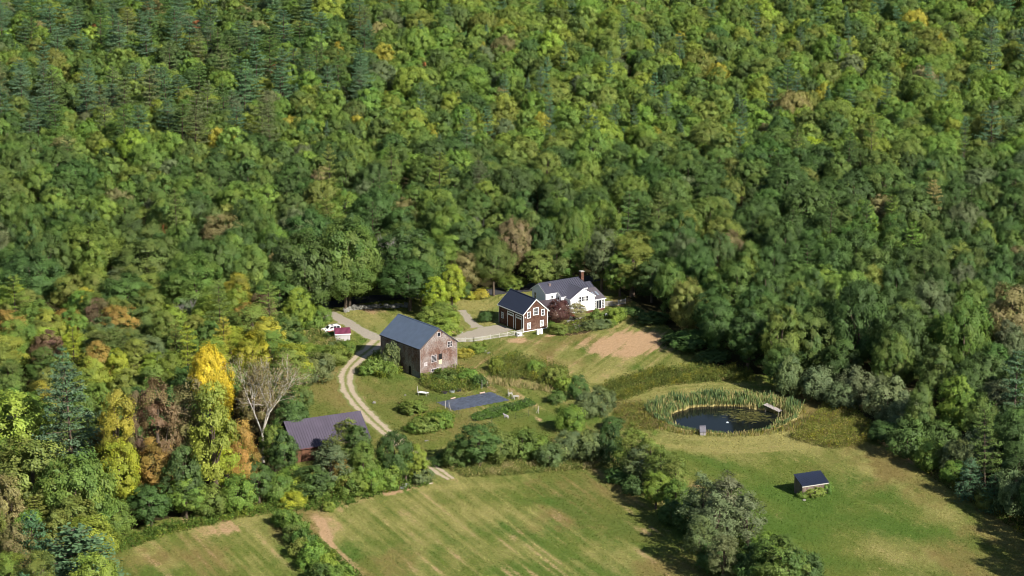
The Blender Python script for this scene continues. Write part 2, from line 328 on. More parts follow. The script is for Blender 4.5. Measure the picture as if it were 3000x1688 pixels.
    L.new(math_('ADD', fine, math_('MULTIPLY', vfine, .7)), bp.inputs['Height']); L.new(bp.outputs[0], p.inputs['Normal'])
    g = link('ground', me); props(g, 'wide field of mown grass with dry tan patches and woodland floor', kind='structure')
build_ground()

ROADS = []
def ribbon(name, pts, label, m, kind='structure', lift=.02):
    """pts: (u,v,width_m) in survey pixels of the 3000 px picture; a road draped on the ground, ragged edges"""
    P = [G(a, b).to_2d() for a, b, w in pts]; W = [w for a, b, w in pts]
    # Catmull-Rom resample
    Q = []; WW = []
    for i in range(len(P) - 1):
        p0 = P[max(i - 1, 0)]; p1 = P[i]; p2 = P[i + 1]; p3 = P[min(i + 2, len(P) - 1)]
        n = max(2, int((p2 - p1).length / .7))
        for k in range(n):
            t = k / n
            Q.append(.5 * ((2 * p1) + (p2 - p0) * t + (2 * p0 - 5 * p1 + 4 * p2 - p3) * t * t + (3 * p1 - p0 - 3 * p2 + p3) * t ** 3)); WW.append(W[i] * (1 - t) + W[i + 1] * t)
    rr = random.Random(len(pts)); nn = 7; V = []; E = []
    ja = jb = 0
    for i, q in enumerate(Q):
        t = (Q[min(i + 1, len(Q) - 1)] - Q[max(i - 1, 0)]); t.normalize(); nrm = Vector((-t.y, t.x))
        ja = ja * .6 + rr.gauss(0, .2); jb = jb * .6 + rr.gauss(0, .2)
        for k in range(nn):
            s = k / (nn - 1) * 2 - 1; o = s * WW[i] / 2 + (ja if s < 0 else jb) * abs(s); x, y = q + nrm * o
            V.append((x, y, hz(x, y) + lift)); E.append(abs(s))
    F = [(i * nn + k, i * nn + k + 1, (i + 1) * nn + k + 1, (i + 1) * nn + k) for i in range(len(Q) - 1) for k in range(nn - 1)]
    k9 = nn; ROADS.append([V[i * k9][:2] for i in range(len(Q))] + [V[i * k9 + k9 - 1][:2] for i in range(len(Q) - 1, -1, -1)])
    me = mesh_np(name, V, F, m, smooth=True); a = me.attributes.new('edge', 'FLOAT', 'POINT'); a.data.foreach_set('value', np.array(E, np.float32))
    o = link(name, me); props(o, label, kind=kind); return o
def gravel_mat(name, c, grass, mixin=.35, centre=False):
    m, nt, p, o = new_mat(name); N = nt.nodes; L = nt.links
    tc = N.new('ShaderNodeTexCoord'); a = N.new('ShaderNodeAttribute'); a.attribute_name = 'edge'
    nz = N.new('ShaderNodeTexNoise'); nz.inputs['Scale'].default_value = 1.3; nz.inputs['Detail'].default_value = 6; nz.inputs['Roughness'].default_value = .7; L.new(tc.outputs['Object'], nz.inputs['Vector'])
    n2 = N.new('ShaderNodeTexNoise'); n2.inputs['Scale'].default_value = 6; n2.inputs['Detail'].default_value = 4; L.new(tc.outputs['Object'], n2.inputs['Vector'])
    pw = N.new('ShaderNodeMath'); pw.operation = 'POWER'; pw.inputs[1].default_value = 3; L.new(a.outputs['Fac'], pw.inputs[0])
    src = pw.outputs[0]
    if centre:   # grass strip between the wheel tracks
        c1 = N.new('ShaderNodeMapRange'); L.new(a.outputs['Fac'], c1.inputs['Value']); c1.inputs['From Min'].default_value = .0; c1.inputs['From Max'].default_value = .45; c1.inputs['To Min'].default_value = .55; c1.inputs['To Max'].default_value = 0
        mx_ = N.new('ShaderNodeMath'); mx_.operation = 'MAXIMUM'; L.new(pw.outputs[0], mx_.inputs[0]); L.new(c1.outputs[0], mx_.inputs[1]); src = mx_.outputs[0]
    ad = N.new('ShaderNodeMath'); ad.operation = 'ADD'; L.new(src, ad.inputs[0]); L.new(nz.outputs['Fac'], ad.inputs[1])
    mr = N.new('ShaderNodeMapRange'); L.new(ad.outputs[0], mr.inputs['Value']); mr.inputs['From Min'].default_value = 1.15 - mixin; mr.inputs['From Max'].default_value = 1.4 - mixin
    mx = N.new('ShaderNodeMix'); mx.data_type = 'RGBA'; L.new(mr.outputs[0], mx.inputs[0]); mx.inputs[6].default_value = c; mx.inputs[7].default_value = grass
    m2 = N.new('ShaderNodeMapRange'); L.new(n2.outputs['Fac'], m2.inputs['Value']); m2.inputs['From Min'].default_value = .3; m2.inputs['From Max'].default_value = .7; m2.inputs['To Min'].default_value = .75; m2.inputs['To Max'].default_value = 1.25
    vm = N.new('ShaderNodeVectorMath'); vm.operation = 'SCALE'; L.new(mx.outputs[2], vm.inputs[0]); L.new(m2.outputs[0], vm.inputs['Scale']); L.new(vm.outputs[0], p.inputs['Base Color'])
    p.inputs['Roughness'].default_value = .95; p.inputs['Specular IOR Level'].default_value = .1
    return m
GRAV = gravel_mat('driveway_gravel', col(178, 168, 152), col(140, 145, 84), .25)
GRAV2 = gravel_mat('farm_track', col(200, 182, 158), col(136, 140, 80), .42, True)
ASPH = gravel_mat('asphalt', (.055, .055, .06, 1), (.06, .06, .05, 1), .1)
ribbon('driveway', [(960, 915, 4.5), (1000, 936, 4.4), (1050, 966, 4.6), (1100, 990, 5.5), (1150, 1000, 5.6), (1230, 1004, 4.6), (1300, 1000, 4.6), (1345, 990, 5.5), (1400, 975, 8), (1450, 963, 9), (1490, 955, 7)], 'pale gravel driveway passing behind the big barn to the garage doors', GRAV)
ribbon('driveway', [(1352, 908, 2.4), (1366, 925, 2.6), (1385, 945, 3), (1402, 958, 4.5)], 'narrow gravel path curving up across the back lawn', GRAV, lift=.035)
ribbon('track', [(1112, 998, 6), (1085, 1022, 5.5), (1050, 1050, 4.6), (1020, 1085, 4.3), (1012, 1120, 4.2), (1028, 1158, 4.2), (1068, 1205, 4.2), (1115, 1250, 4.2), (1165, 1292, 4.4), (1215, 1330, 4), (1258, 1360, 3.8), (1295, 1384, 3.6), (1325, 1404, 2.8)], 'two wheel gravel farm track curving down from the barn to the field', GRAV2, lift=.05)
ribbon('road', [(600, 905, 6), (800, 898, 6), (960, 892, 6.5), (1080, 876, 6.5), (1200, 868, 6.5), (1330, 862, 6.5), (1420, 857, 6.5), (1520, 846, 6.5), (1700, 822, 6.5), (1900, 800, 6.5)], 'dark asphalt road lying in the shade of the trees', ASPH, lift=.03)
# pond water
def pond():
    n = 72; V = [(PC.x, PC.y, -.75)]
    for i in range(n): t = 2 * math.pi * i / n; k = 1.06; V.append((PC.x + PRX * k * math.cos(t), PC.y + PRY * k * math.sin(t), -.75))
    me = bpy.data.meshes.new('pond_water'); me.from_pydata(V, [], [(0, i + 1, (i + 1) % n + 1) for i in range(n)])
    m, nt, p, o = new_mat('pond_water'); N = nt.nodes; L = nt.links
    p.inputs['Base Color'].default_value = (.008, .010, .009, 1); p.inputs['Roughness'].default_value = .05; p.inputs['IOR'].default_value = 1.33; p.inputs['Specular IOR Level'].default_value = .2
    tc = N.new('ShaderNodeTexCoord'); nz = N.new('ShaderNodeTexNoise'); nz.inputs['Scale'].default_value = 2.6; nz.inputs['Detail'].default_value = 3; L.new(tc.outputs['Object'], nz.inputs['Vector'])
    b = N.new('ShaderNodeBump'); b.inputs['Strength'].default_value = .12; b.inputs['Distance'].default_value = .03; L.new(nz.outputs['Fac'], b.inputs['Height']); L.new(b.outputs[0], p.inputs['Normal'])
    # floating weed on the right side
    me.materials.append(m); o_ = link('pond_water', me); props(o_, 'still dark pond water ringed by cattails', kind='structure')
    # duckweed strands: thin flat leaves floating on the water
    mb = MB(); rr = random.Random(4)
    for i in range(420):
        a = rr.gauss(5.5, 2.6); b_ = rr.gauss(2.5, 2.2)
        if (a / PRX) ** 2 + (b_ / PRY) ** 2 > .85: continue
        l = rr.uniform(.15, .6); w = rr.uniform(.04, .1); x, y = PC.x + a, PC.y + b_
        mb.add([(x - l, y - w, -.742), (x + l, y - w * .5, -.742), (x + l * .9, y + w, -.742), (x - l, y + w, -.742)], [(0, 1, 2, 3)])
    o2 = mb.build('pond_weed', mat('pond_weed', col(120, 118, 60), .8)); props(o2, 'olive strands of water weed floating on the right of the pond', kind='stuff')
    o2['category'] = 'pond weed'
    mb = MB(); c = G(2131, 1238, -.75)
    for i in range(16):
        t = rr.uniform(0, 6.28); r = rr.uniform(0, .4)
        mb.tube((c.x + r * math.cos(t), c.y + r * math.sin(t), -.76), (c.x + r * .6 * math.cos(t), c.y + r * .6 * math.sin(t), -.75 + .22 * (1 - r)), .05, .03, 5)
    props(mb.build('fountain', mat('foam', (.7, .75, .8, 1), .3)), 'small bubbling fountain jet near the middle of the dark pond', 'fountain')
pond()
# ------------------------------------------------------------------ BUILDINGS
SIDES = {}
def frame(W, L): return {'front': ((0, 0, 0), (1, 0, 0), (0, -1, 0)), 'back': ((W, L, 0), (-1, 0, 0), (0, 1, 0)), 'left': ((0, L, 0), (0, -1, 0), (-1, 0, 0)), 'right': ((W, 0, 0), (0, 1, 0), (1, 0, 0))}
def window(root, M, fr, a, z, w, h, nx=2, ny=2, fm=None, trim=.12, name='window', pane=True, glass=None):
    """a,z: centre on the wall; frame with muntins, glass set behind"""
    o, u, n = fr; fm = fm or WHITE
    mb = MB(M); t = trim
    a0, a1, z0, z1 = a - w / 2, a + w / 2, z - h / 2, z + h / 2
    mb.obox(o, u, n, a0 - t, a1 + t, z0 - t, z0, .005, .08); mb.obox(o, u, n, a0 - t, a1 + t, z1, z1 + t, .005, .08)
    mb.obox(o, u, n, a0 - t, a0, z0, z1, .005, .07); mb.obox(o, u, n, a1, a1 + t, z0, z1, .005, .07)
    for i in range(1, nx): x = a0 + w * i / nx; mb.obox(o, u, n, x - .03, x + .03, z0, z1, .025, .055)
    for i in range(1, ny): y = z0 + h * i / ny; mb.obox(o, u, n, a0, a1, y - .03, y + .03, .026, .05)
    f = mb.build(name, fm, root)
    if pane:
        mb = MB(M); mb.obox(o, u, n, a0, a1, z0, z1, .004, .022); mb.build('pane', glass or GLASS, f)
    return f
def gable(root, W, L, Hw, rise, M, wall, roof, ov=.35, og=.3, th=.14, seam=0, seamh=.13, trim=None, corner=None, wname='wall', rname='roof', zb=-.6, half=None):
    """gable roofed block; front gable at y=0, ridge along y"""
    mb = MB(M)
    prof = [(0, 0, zb), (W, 0, zb), (W, 0, Hw), (W / 2, 0, Hw + rise), (0, 0, Hw)]
    mb.prism(prof, (0, L, 0)); wl = mb.build(wname, wall, root)
    s = rise / (W / 2); mb = MB(M); e = 0.02
    for sg in (0, 1):
        def X(x): return x if sg == 0 else W - x
        pr = [(X(-ov), -og, Hw - ov * s + e), (X(W / 2), -og, Hw + rise + e), (X(W / 2), -og, Hw + rise + th + e), (X(-ov), -og, Hw - ov * s + th + e)]
        mb.prism(pr, (0, L + 2 * og, 0))
        if seam:
            n = int((L + 2 * og) / seam)
            for i in range(n + 1):
                y = -og + .02 + (L + 2 * og - .08) * i / n; zt = th + e
                mb.prism([(X(-ov), y, Hw - ov * s + zt - .01), (X(W / 2), y, Hw + rise + zt - .01), (X(W / 2), y, Hw + rise + zt + seamh), (X(-ov), y, Hw - ov * s + zt + seamh)], (0, .09, 0))
    mb.box((W / 2 - .14, -og, Hw + rise + th - .02), (W / 2 + .14, L + og, Hw + rise + th + .06))
    rf = mb.build(rname, roof, root)
    if trim:
        mb = MB(M)
        for y0, y1 in ((-og - .04, -og - .002), (L + og + .002, L + og + .04)):
            for sg in (0, 1):
                def X(x): return x if sg == 0 else W - x
                mb.prism([(X(-ov - .02), y0, Hw - ov * s - .16), (X(W / 2), y0, Hw + rise - .16), (X(W / 2), y0, Hw + rise + th), (X(-ov - .02), y0, Hw - ov * s + th)], (0, y1 - y0, 0))
        for x0, x1 in ((-ov - .05, -ov - .002), (W + ov + .002, W + ov + .05)): mb.box((x0, -og, Hw - ov * s - .1), (x1, L + og, Hw - ov * s + th))
        mb.build('roof_trim', trim, root)
    if corner:
        for x, y in ((0, 0), (W, 0), (0, L), (W, L)):
            mb = MB(M); mb.box((x - .11 if x else -.03, y - .11 if y else -.03, zb), (x + .03 if x else .11, y + .03 if y else .11, Hw - .05)); mb.build('corner_board', corner, root)
    return wl, rf
def lean(root, W, L, Hf, Hb, M, wall, roof, ov=.25, th=.12, seam=0, trim=None, zb=-.5):
    """lean-to block: low at y=0, high at y=L"""
    mb = MB(M); mb.prism([(0, 0, zb), (0, L, zb), (0, L, Hb), (0, 0, Hf)], (W, 0, 0)); wl = mb.build('wall', wall, root)
    s = (Hb - Hf) / L; mb = MB(M); z0 = Hf - ov * s + .02; z1 = Hb + ov * s + .02
    mb.prism([(-ov, -ov, z0), (-ov, L + ov, z1), (-ov, L + ov, z1 + th), (-ov, -ov, z0 + th)], (W + 2 * ov, 0, 0))
    if seam:
        n = int((W + 2 * ov) / seam)
        for i in range(n + 1):
            x = -ov + .02 + (W + 2 * ov - .08) * i / n
            mb.prism([(x, -ov, z0 + th - .01), (x, L + ov, z1 + th - .01), (x, L + ov, z1 + th + .06), (x, -ov, z0 + th + .1)], (.08, 0, 0))
    rf = mb.build('roof', roof, root)
    if trim:
        mb = MB(M); mb.box((-ov - .03, -ov - .05, z0 - .12), (W + ov + .03, -ov - .003, z0 + th)); mb.build('roof_trim', trim, root)
    return wl, rf
I4 = Matrix.Identity(4)
TURN = lambda x, y: Matrix.Translation((x, y, 0)) @ Matrix.Rotation(R_(-90), 4, 'Z')
# --- big barn
BARNSH = shingle_mat('barn_shingles', col(128, 88, 72), col(146, 114, 100), col(168, 160, 156), .2, .24, .85, .3)
BARNSIDE = BARNSH
BARNROOF = mat('blue_grey_metal', col(98, 112, 132), .45, .12, .8, metal=.0, spec=.5)
def big_barn():
    p = G(1231, 1106.5); W, L, Hw, rise = 10.8, 15.7, 6.9, 4.0
    root = empty('barn', (p.x, p.y, 0), R_(38), 'large weathered shingle barn with a blue grey metal gable roof beside the farm track', 'barn')
    gable(root, W, L, Hw, rise, I4, BARNSH, BARNROOF, ov=.2, og=.15, seam=.6, seamh=.035, corner=mat('barn_corner', col(160, 150, 148), .9), trim=mat('barn_trim', col(90, 84, 84), .9))
    F = frame(W, L); f = F['front']
    WW = mat('barn_window_frame', col(215, 205, 205), .8)
    window(root, I4, f, 5.5, 9.5, .85, .95, 1, 1, WW, .1)
    window(root, I4, f, 8.65, 6.6, 1.2, 1.25, 3, 2, WW, .1)
    window(root, I4, f, 4.0, 3.9, 1.5, 1.5, 1, 5, WW, .08)
    window(root, I4, f, 1.6, 2.95, .6, .6, 1, 1, WW, .14, glass=mat('pale_board', col(190, 180, 180), .9))
    window(root, I4, f, 4.5, 1.1, 2.5, .6, 5, 1, WW, .1)
    o, u, n = f
    mb = MB(); mb.obox(o, u, n, 5.35, 6.35, 3.35, 4.75, .004, .02); d = mb.build('hatch_opening', mat('dark_opening', (.012, .011, .012, 1), .9), root)
    mb = MB(); mb.obox(o, u, n, 5.37, 6.33, 2.3, 3.3, .004, .07); mb.build('hatch_door', mat('cream_board', col(232, 216, 180), .8), root)['label'] = 'cream boarded lower half of the hatch'
    l = F['left']; o, u, n = l
    mb = MB(); mb.obox(o, u, n, 11.2, 12.1, -.3, 1.9, .004, .02); mb.build('doorway', MATS['dark_opening'], root)
    mb = MB(); mb.obox(o, u, n, 12.4, 15.5, -.5, 1.2, .003, .04); mb.build('foundation', mat('old_concrete', col(140, 140, 140), .9), root)
    for a in (3.0,): window(root, I4, l, a, 4.8, .8, 1.1, 2, 3, WW, .08)
big_barn()
# --- shingle garage
def garage():
    p = G(1534, 973); W, L, Hw, rise = 7.1, 11.2, 4.6, 3.2
    root = empty('garage', (p.x, p.y, 0), R_(33), 'brown shingled two bay garage with white trim and dark navy gable roof', 'garage')
    SH = shingle_mat('garage_shingles', col(120, 84, 66), col(84, 56, 48), col(140, 116, 104), .2, .22, .5, .5)
    gable(root, W, L, Hw, rise, I4, SH, mat('navy_asphalt_shingles', col(52, 60, 80), .8, .2, 6), ov=.3, og=.25, trim=WHITE, corner=WHITE)
    F = frame(W, L); f = F['front']
    window(root, I4, f, 1.55, 4.1, .75, 1.35, 2, 2, None, .15); window(root, I4, f, 3.6, 4.75, 1.35, 1.6, 4, 2, None, .15); window(root, I4, f, 5.7, 4.2, .75, 1.35, 2, 2, None, .15)
    window(root, I4, f, 1.55, 1.35, .8, 1.3, 3, 4, None, .15); window(root, I4, f, 5.35, 1.45, .8, 1.3, 3, 4, None, .15)
    l = F['left']; window(root, I4, l, 1.6, 2.1, .8, 1.3, 2, 3, None, .12)
    DW = plank_mat('brown_garage_planks', col(112, 74, 52), .25, .3)
    for a in (5.4, 9.1):
        w, h = 2.5, 2.9
        mb = MB(); o, u, n = l; mb.obox(o, u, n, a - w / 2, a + w / 2, -.1, h, .004, .06); d = mb.build('garage_door', DW, root)
        mb = MB(); mb.obox(o, u, n, a - w / 2 - .2, a - w / 2, -.1, h + .9, .004, .1); mb.obox(o, u, n, a + w / 2, a + w / 2 + .2, -.1, h + .9, .004, .1); mb.obox(o, u, n, a - w / 2, a + w / 2, h, h + .35, .004, .11); mb.obox(o, u, n, a - w / 2, a + w / 2, h + .7, h + .9, .004, .1); mb.build('door_frame', WHITE, d)
        mb = MB(); mb.obox(o, u, n, a - w / 2, a + w / 2, h + .35, h + .7, .004, .03); mb.build('pane', GLASS, d)
    mb = MB(); mb.obox(*f, 0.0, W, -.05, .12, .004, .05); mb.build('base_board', WHITE, root)
    mb = MB(); mb.obox(*f, .35, .6, 3.5, 3.8, .01, .2); mb.build('outdoor_lamp', WHITE, root)
    return root
garage()
# --- white farmhouse
CLAP = plank_mat('white_clapboard', (.80, .80, .80, 1), 50, .03)
SEAM = mat('dark_seamed_metal', col(84, 84, 98), .5, .1, .8, spec=.4)
def farmhouse():
    p = G(1671.7, 922)
    root = empty('farmhouse', (p.x, p.y, 0), R_(32), 'white clapboard farmhouse with dark seamed metal roofs and a red brick chimney', 'house')
    DARKWIN = mat('dark_window_frame', col(96, 84, 84), .6)
    # front gabled wing
    gable(root, 7.2, 7.0, 3.95, 2.2, I4, CLAP, SEAM, ov=.25, og=.2, seam=.62, trim=WHITE, wname='wing_wall', rname='wing_roof')
    f = frame(7.2, 7.0)['front']
    for a in (2.7, 3.75, 4.8): window(root, I4, f, a, 3.55, .78, 1.25, 2, 2, WHITE, .09)
    mb = MB(); mb.obox(*f, 2.4, 3.1, .05, 1.9, .004, .05); mb.build('door', mat('blue_grey_door', col(80, 84, 130), .6), root)
    window(root, I4, f, 1.3, 1.6, .7, 1.1, 2, 2, WHITE, .08)
    # main block, ridge parallel to the front
    x0, y0, W, L = -4.6, 4.4, 6.5, 12.2; M = TURN(x0, y0 + W)
    gable(root, W, L, 5.0, 1.9, M, CLAP, SEAM, ov=.25, og=.2, seam=.62, trim=WHITE, wname='main_wall', rname='main_roof')
    F = frame(W, L)
    window(root, M, F['front'], 1.6, 3.6, .75, 1.5, 1, 2, WHITE, .04); window(root, M, F['front'], 5.2, 2.3, .75, 1.6, 1, 2, WHITE, .04)
    for a in (1.9, 4.3): window(root, M, F['right'], a, 3.95, .6, .75, 1, 2, WHITE, .06)
    # little roof vent and chimney
    mb = MB(); mb.box((-2.4, 6.2, 5.9), (-1.9, 6.7, 6.9)); mb.build('vent', mat('vent_metal', col(150, 130, 124), .6), root)
    BR = shingle_mat('chimney_brick', col(132, 90, 74), col(112, 76, 64), col(140, 110, 94), .09, .22, .3)
    mb = MB(); mb.box((7.45, 6.6, 3.0), (8.3, 7.5, 8.5)); ch = mb.build('chimney', BR, root)
    mb = MB(); mb.box((7.35, 6.5, 8.52), (8.4, 7.6, 8.7)); mb.build('chimney_cap', mat('chimney_stone', col(190, 185, 180), .8), ch)
    # lower extension on the right
    M2 = TURN(7.62, 5.0 + 4.6); gable(root, 4.6, 2.8, 4.1, 1.3, M2, CLAP, SEAM, ov=.2, og=.15, seam=.62, trim=WHITE, wname='extension_wall', rname='extension_roof')
    # sunroom
    M3 = Matrix.Translation((7.22, .3, 0))
    lean(root, 3.3, 4.6, 2.75, 4.35, M3, CLAP, mat('grey_roof_shingles', col(104, 98, 104), .85, .2, 5), .22, .12, 0, WHITE)
    fr = frame(3.3, 4.6)['front']
    for a, w, nx in ((.35, .28, 1), (1.05, .7, 1), (1.85, .7, 1), (2.75, .6, 2)): window(root, M3, fr, a, 1.35, w, 2.1, nx, 5 if w != .7 else 1, WHITE, .06)
    s = (4.35 - 2.75) / 4.6
    for xx in (.9, 2.0):
        mb = MB(M3); z = lambda y: 2.75 + s * y + .145
        mb.prism([(xx, 1.4, z(1.4)), (xx, 2.9, z(2.9)), (xx, 2.9, z(2.9) + .08), (xx, 1.4, z(1.4) + .08)], (.5, 0, 0)); mb.build('skylight', mat('skylight_glass', col(150, 160, 175), .15, spec=.8), root)
    # low link between garage and house with two skylights
    M4 = Matrix.Translation((-6.6, 0.9, 0)); lean(root, 6.5, 3.45, 2.3, 3.3, M4, CLAP, mat('brown_metal', col(92, 80, 86), .55, .15, 1), .2, .1, .5, WHITE)
    s4 = 1.0 / 3.45
    for xx in (3.3, 4.6):
        mb = MB(M4); z = lambda y: 2.3 + s4 * y + .13
        mb.prism([(xx, 1.0, z(1.0)), (xx, 2.9, z(2.9)), (xx, 2.9, z(2.9) + .1), (xx, 1.0, z(1.0) + .1)], (.55, 0, 0)); mb.build('skylight', MATS['skylight_glass'], root)
    window(root, M4, frame(6.5, 3.45)['front'], 2.2, 1.3, .9, 1.1, 2, 2, WHITE, .08); window(root, M4, frame(6.5, 3.45)['front'], 4.6, 1.3, .9, 1.1, 2, 2, WHITE, .08)
    M5 = Matrix.Translation((-9.6, 2.0, 0)); lean(root, 3.0, 3.6, 2.35, 2.9, M5, CLAP, mat('grey_flat_shingles', col(150, 150, 154), .9, .15, 5), .15, .1, 0, WHITE)
    # small gabled projection in front of the main roof
    M6 = TURN(-1.2, 2.4 + 3.2); gable(root, 3.2, 2.4, 4.15, .95, M6, CLAP, SEAM, ov=.15, og=.12, seam=.62, trim=WHITE, wname='dormer_wall', rname='dormer_roof')
    window(root, M6, frame(3.2, 2.4)['front'], 1.9, 3.45, .75, 1.2, 1, 1, WHITE, .04)
    # red brick terrace wall at the foot of the wing
    mb = MB(); mb.box((4.2, -.9, -.3), (7.4, -.15, .35)); mb.box((7.4, -.6, -.3), (11.2, .02, .3)); mb.build('brick_plinth', BR, root)
farmhouse()
# --- open sided barn lower left
def open_barn():
    # ridge runs from the left end to the right, slope faces the camera
    p = G(866, 1357); W, L, Hw, rise = 10.6, 16.8, 3.4, 4.3; th_ = R_(26)
    root = empty('open_barn', (p.x, p.y, 0), th_, 'open sided brown barn under a purple brown seamed roof half hidden by trees', 'barn')
    M = TURN(0, W)
    RF = mat('purple_brown_metal', col(88, 80, 96), .5, .12, .5, spec=.4); WD = plank_mat('red_brown_boards', col(112, 80, 62), .3, .4)
    s = rise / (W / 2)
    mb = MB(M)
    # near long wall and back long wall boards, open gable ends with posts and tie beams
    mb.box((W - .12, 0.1, -.5), (W, L, Hw)); mb.box((0, .1, -.5), (.12, L, Hw)); mb.box((.12, L - .12, -.5), (W - .12, L, Hw)); mb.build('wall', WD, root)
    mb = MB(M); mb.prism([(0.13, L - .12, Hw), (W - .13, L - .12, Hw), (W / 2, L - .12, Hw + rise - .1)], (0, .1, 0)); mb.build('gable_end', WD, root)
    for x in (.15, W / 2, W - .3):
        mb = MB(M); mb.box((x, 0.0, -.5), (x + .22, .22, Hw if x != W / 2 else Hw + rise - .2)); mb.build('post', GREYWOOD, root)
    mb = MB(M); mb.box((.05, -.02, Hw - .25), (W - .05, .2, Hw)); mb.build('beam', GREYWOOD, root)
    mb = MB(M); ov, og, t = .45, .5, .12
    for sg in (0, 1):
        def X(x): return x if sg == 0 else W - x
        mb.prism([(X(-ov), -og, Hw - ov * s), (X(W / 2), -og, Hw + rise), (X(W / 2), -og, Hw + rise + t), (X(-ov), -og, Hw - ov * s + t)], (0, L + 2 * og, 0))
        n = 30
        for i in range(n + 1):
            y = -og + (L + 2 * og - .06) * i / n
            mb.prism([(X(-ov), y, Hw - ov * s + t - .01), (X(W / 2), y, Hw + rise + t - .01), (X(W / 2), y, Hw + rise + t + .07), (X(-ov), y, Hw - ov * s + t + .13)], (0, .09, 0))
    mb.build('roof', RF, root)
    mb = MB(M); mb.box((W + ov + .002, -og, Hw - ov * s - .1), (W + ov + .05, L + og, Hw - ov * s + t)); mb.build('roof_trim', mat('red_trim', col(112, 76, 74), .7), root)
open_barn()
# --- run-in shed in the right field
def field_shed():
    p = G(2350.7, 1456.8)
    root = empty('shed', (p.x, p.y, 0), R_(24), 'weathered board shed with a dark blue sloping roof alone in the right field', 'shed')
    WD = plank_mat('grey_brown_boards', col(128, 112, 104), .22, .45)
    lean(root, 6.0, 3.5, 2.3, 3.7, I4, WD, mat('navy_ribbed_metal', col(46, 54, 76), .45, .1, .8, spec=.5), .15, .08, .3, WHITEWOOD)
field_shed()
# --- small red roofed shed by the car
def red_shed():
    p = G(983, 1001)
    root = empty('garden_shed', (p.x, p.y, 0), R_(10), 'small white shed with a ribbed maroon roof next to the parked car', 'shed')
    WD = plank_mat('pale_boards', col(205, 198, 200), .25, .12)
    M = TURN(0, 2.6)
    gable(root, 2.6, 3.6, 1.9, .95, M, WD, mat('maroon_metal', col(128, 62, 88), .5, .12, 1), ov=.2, og=.15, seam=.3, trim=WHITE)
red_shed()
# --- hut by the pond
def pond_hut():
    p = G(2051, 1275)
    root = empty('pump_hut', (p.x, p.y, hz(p.x, p.y)), R_(4), 'tiny grey board hut with a steep board roof at the pond edge', 'hut')
    WD = plank_mat('silver_boards', col(160, 154, 156), .15, .3)
    M = TURN(0, 1.1)
    gable(root, 1.1, 1.25, .9, 1.0, M, WD, mat('grey_roof_boards', col(120, 118, 128), .9, .2, 5), ov=.1, og=.08)
pond_hut()
def dock():
    p = G(2270, 1203, -.2)
    root = empty('dock', (p.x, p.y, 0), R_(52), 'weathered grey plank dock sloping into the cattails at the pond', 'dock')
    mb = MB()
    for i in range(12): mb.box((-.8, i * .36 - 1.6, -.05 + i * .075), (.8, i * .36 - 1.28, .02 + i * .075))
    mb.build('deck', mat('dock_planks', col(186, 176, 172), .85, .2, 3), root)
    for x in (-.6, .6):
        for y in (-1.4, 2.2):
            mb = MB(); mb.tube((x, y, -1.6), (x, y, .05 if y < 0 else .4), .07, .07); mb.build('post', GREYWOOD, root)
dock()
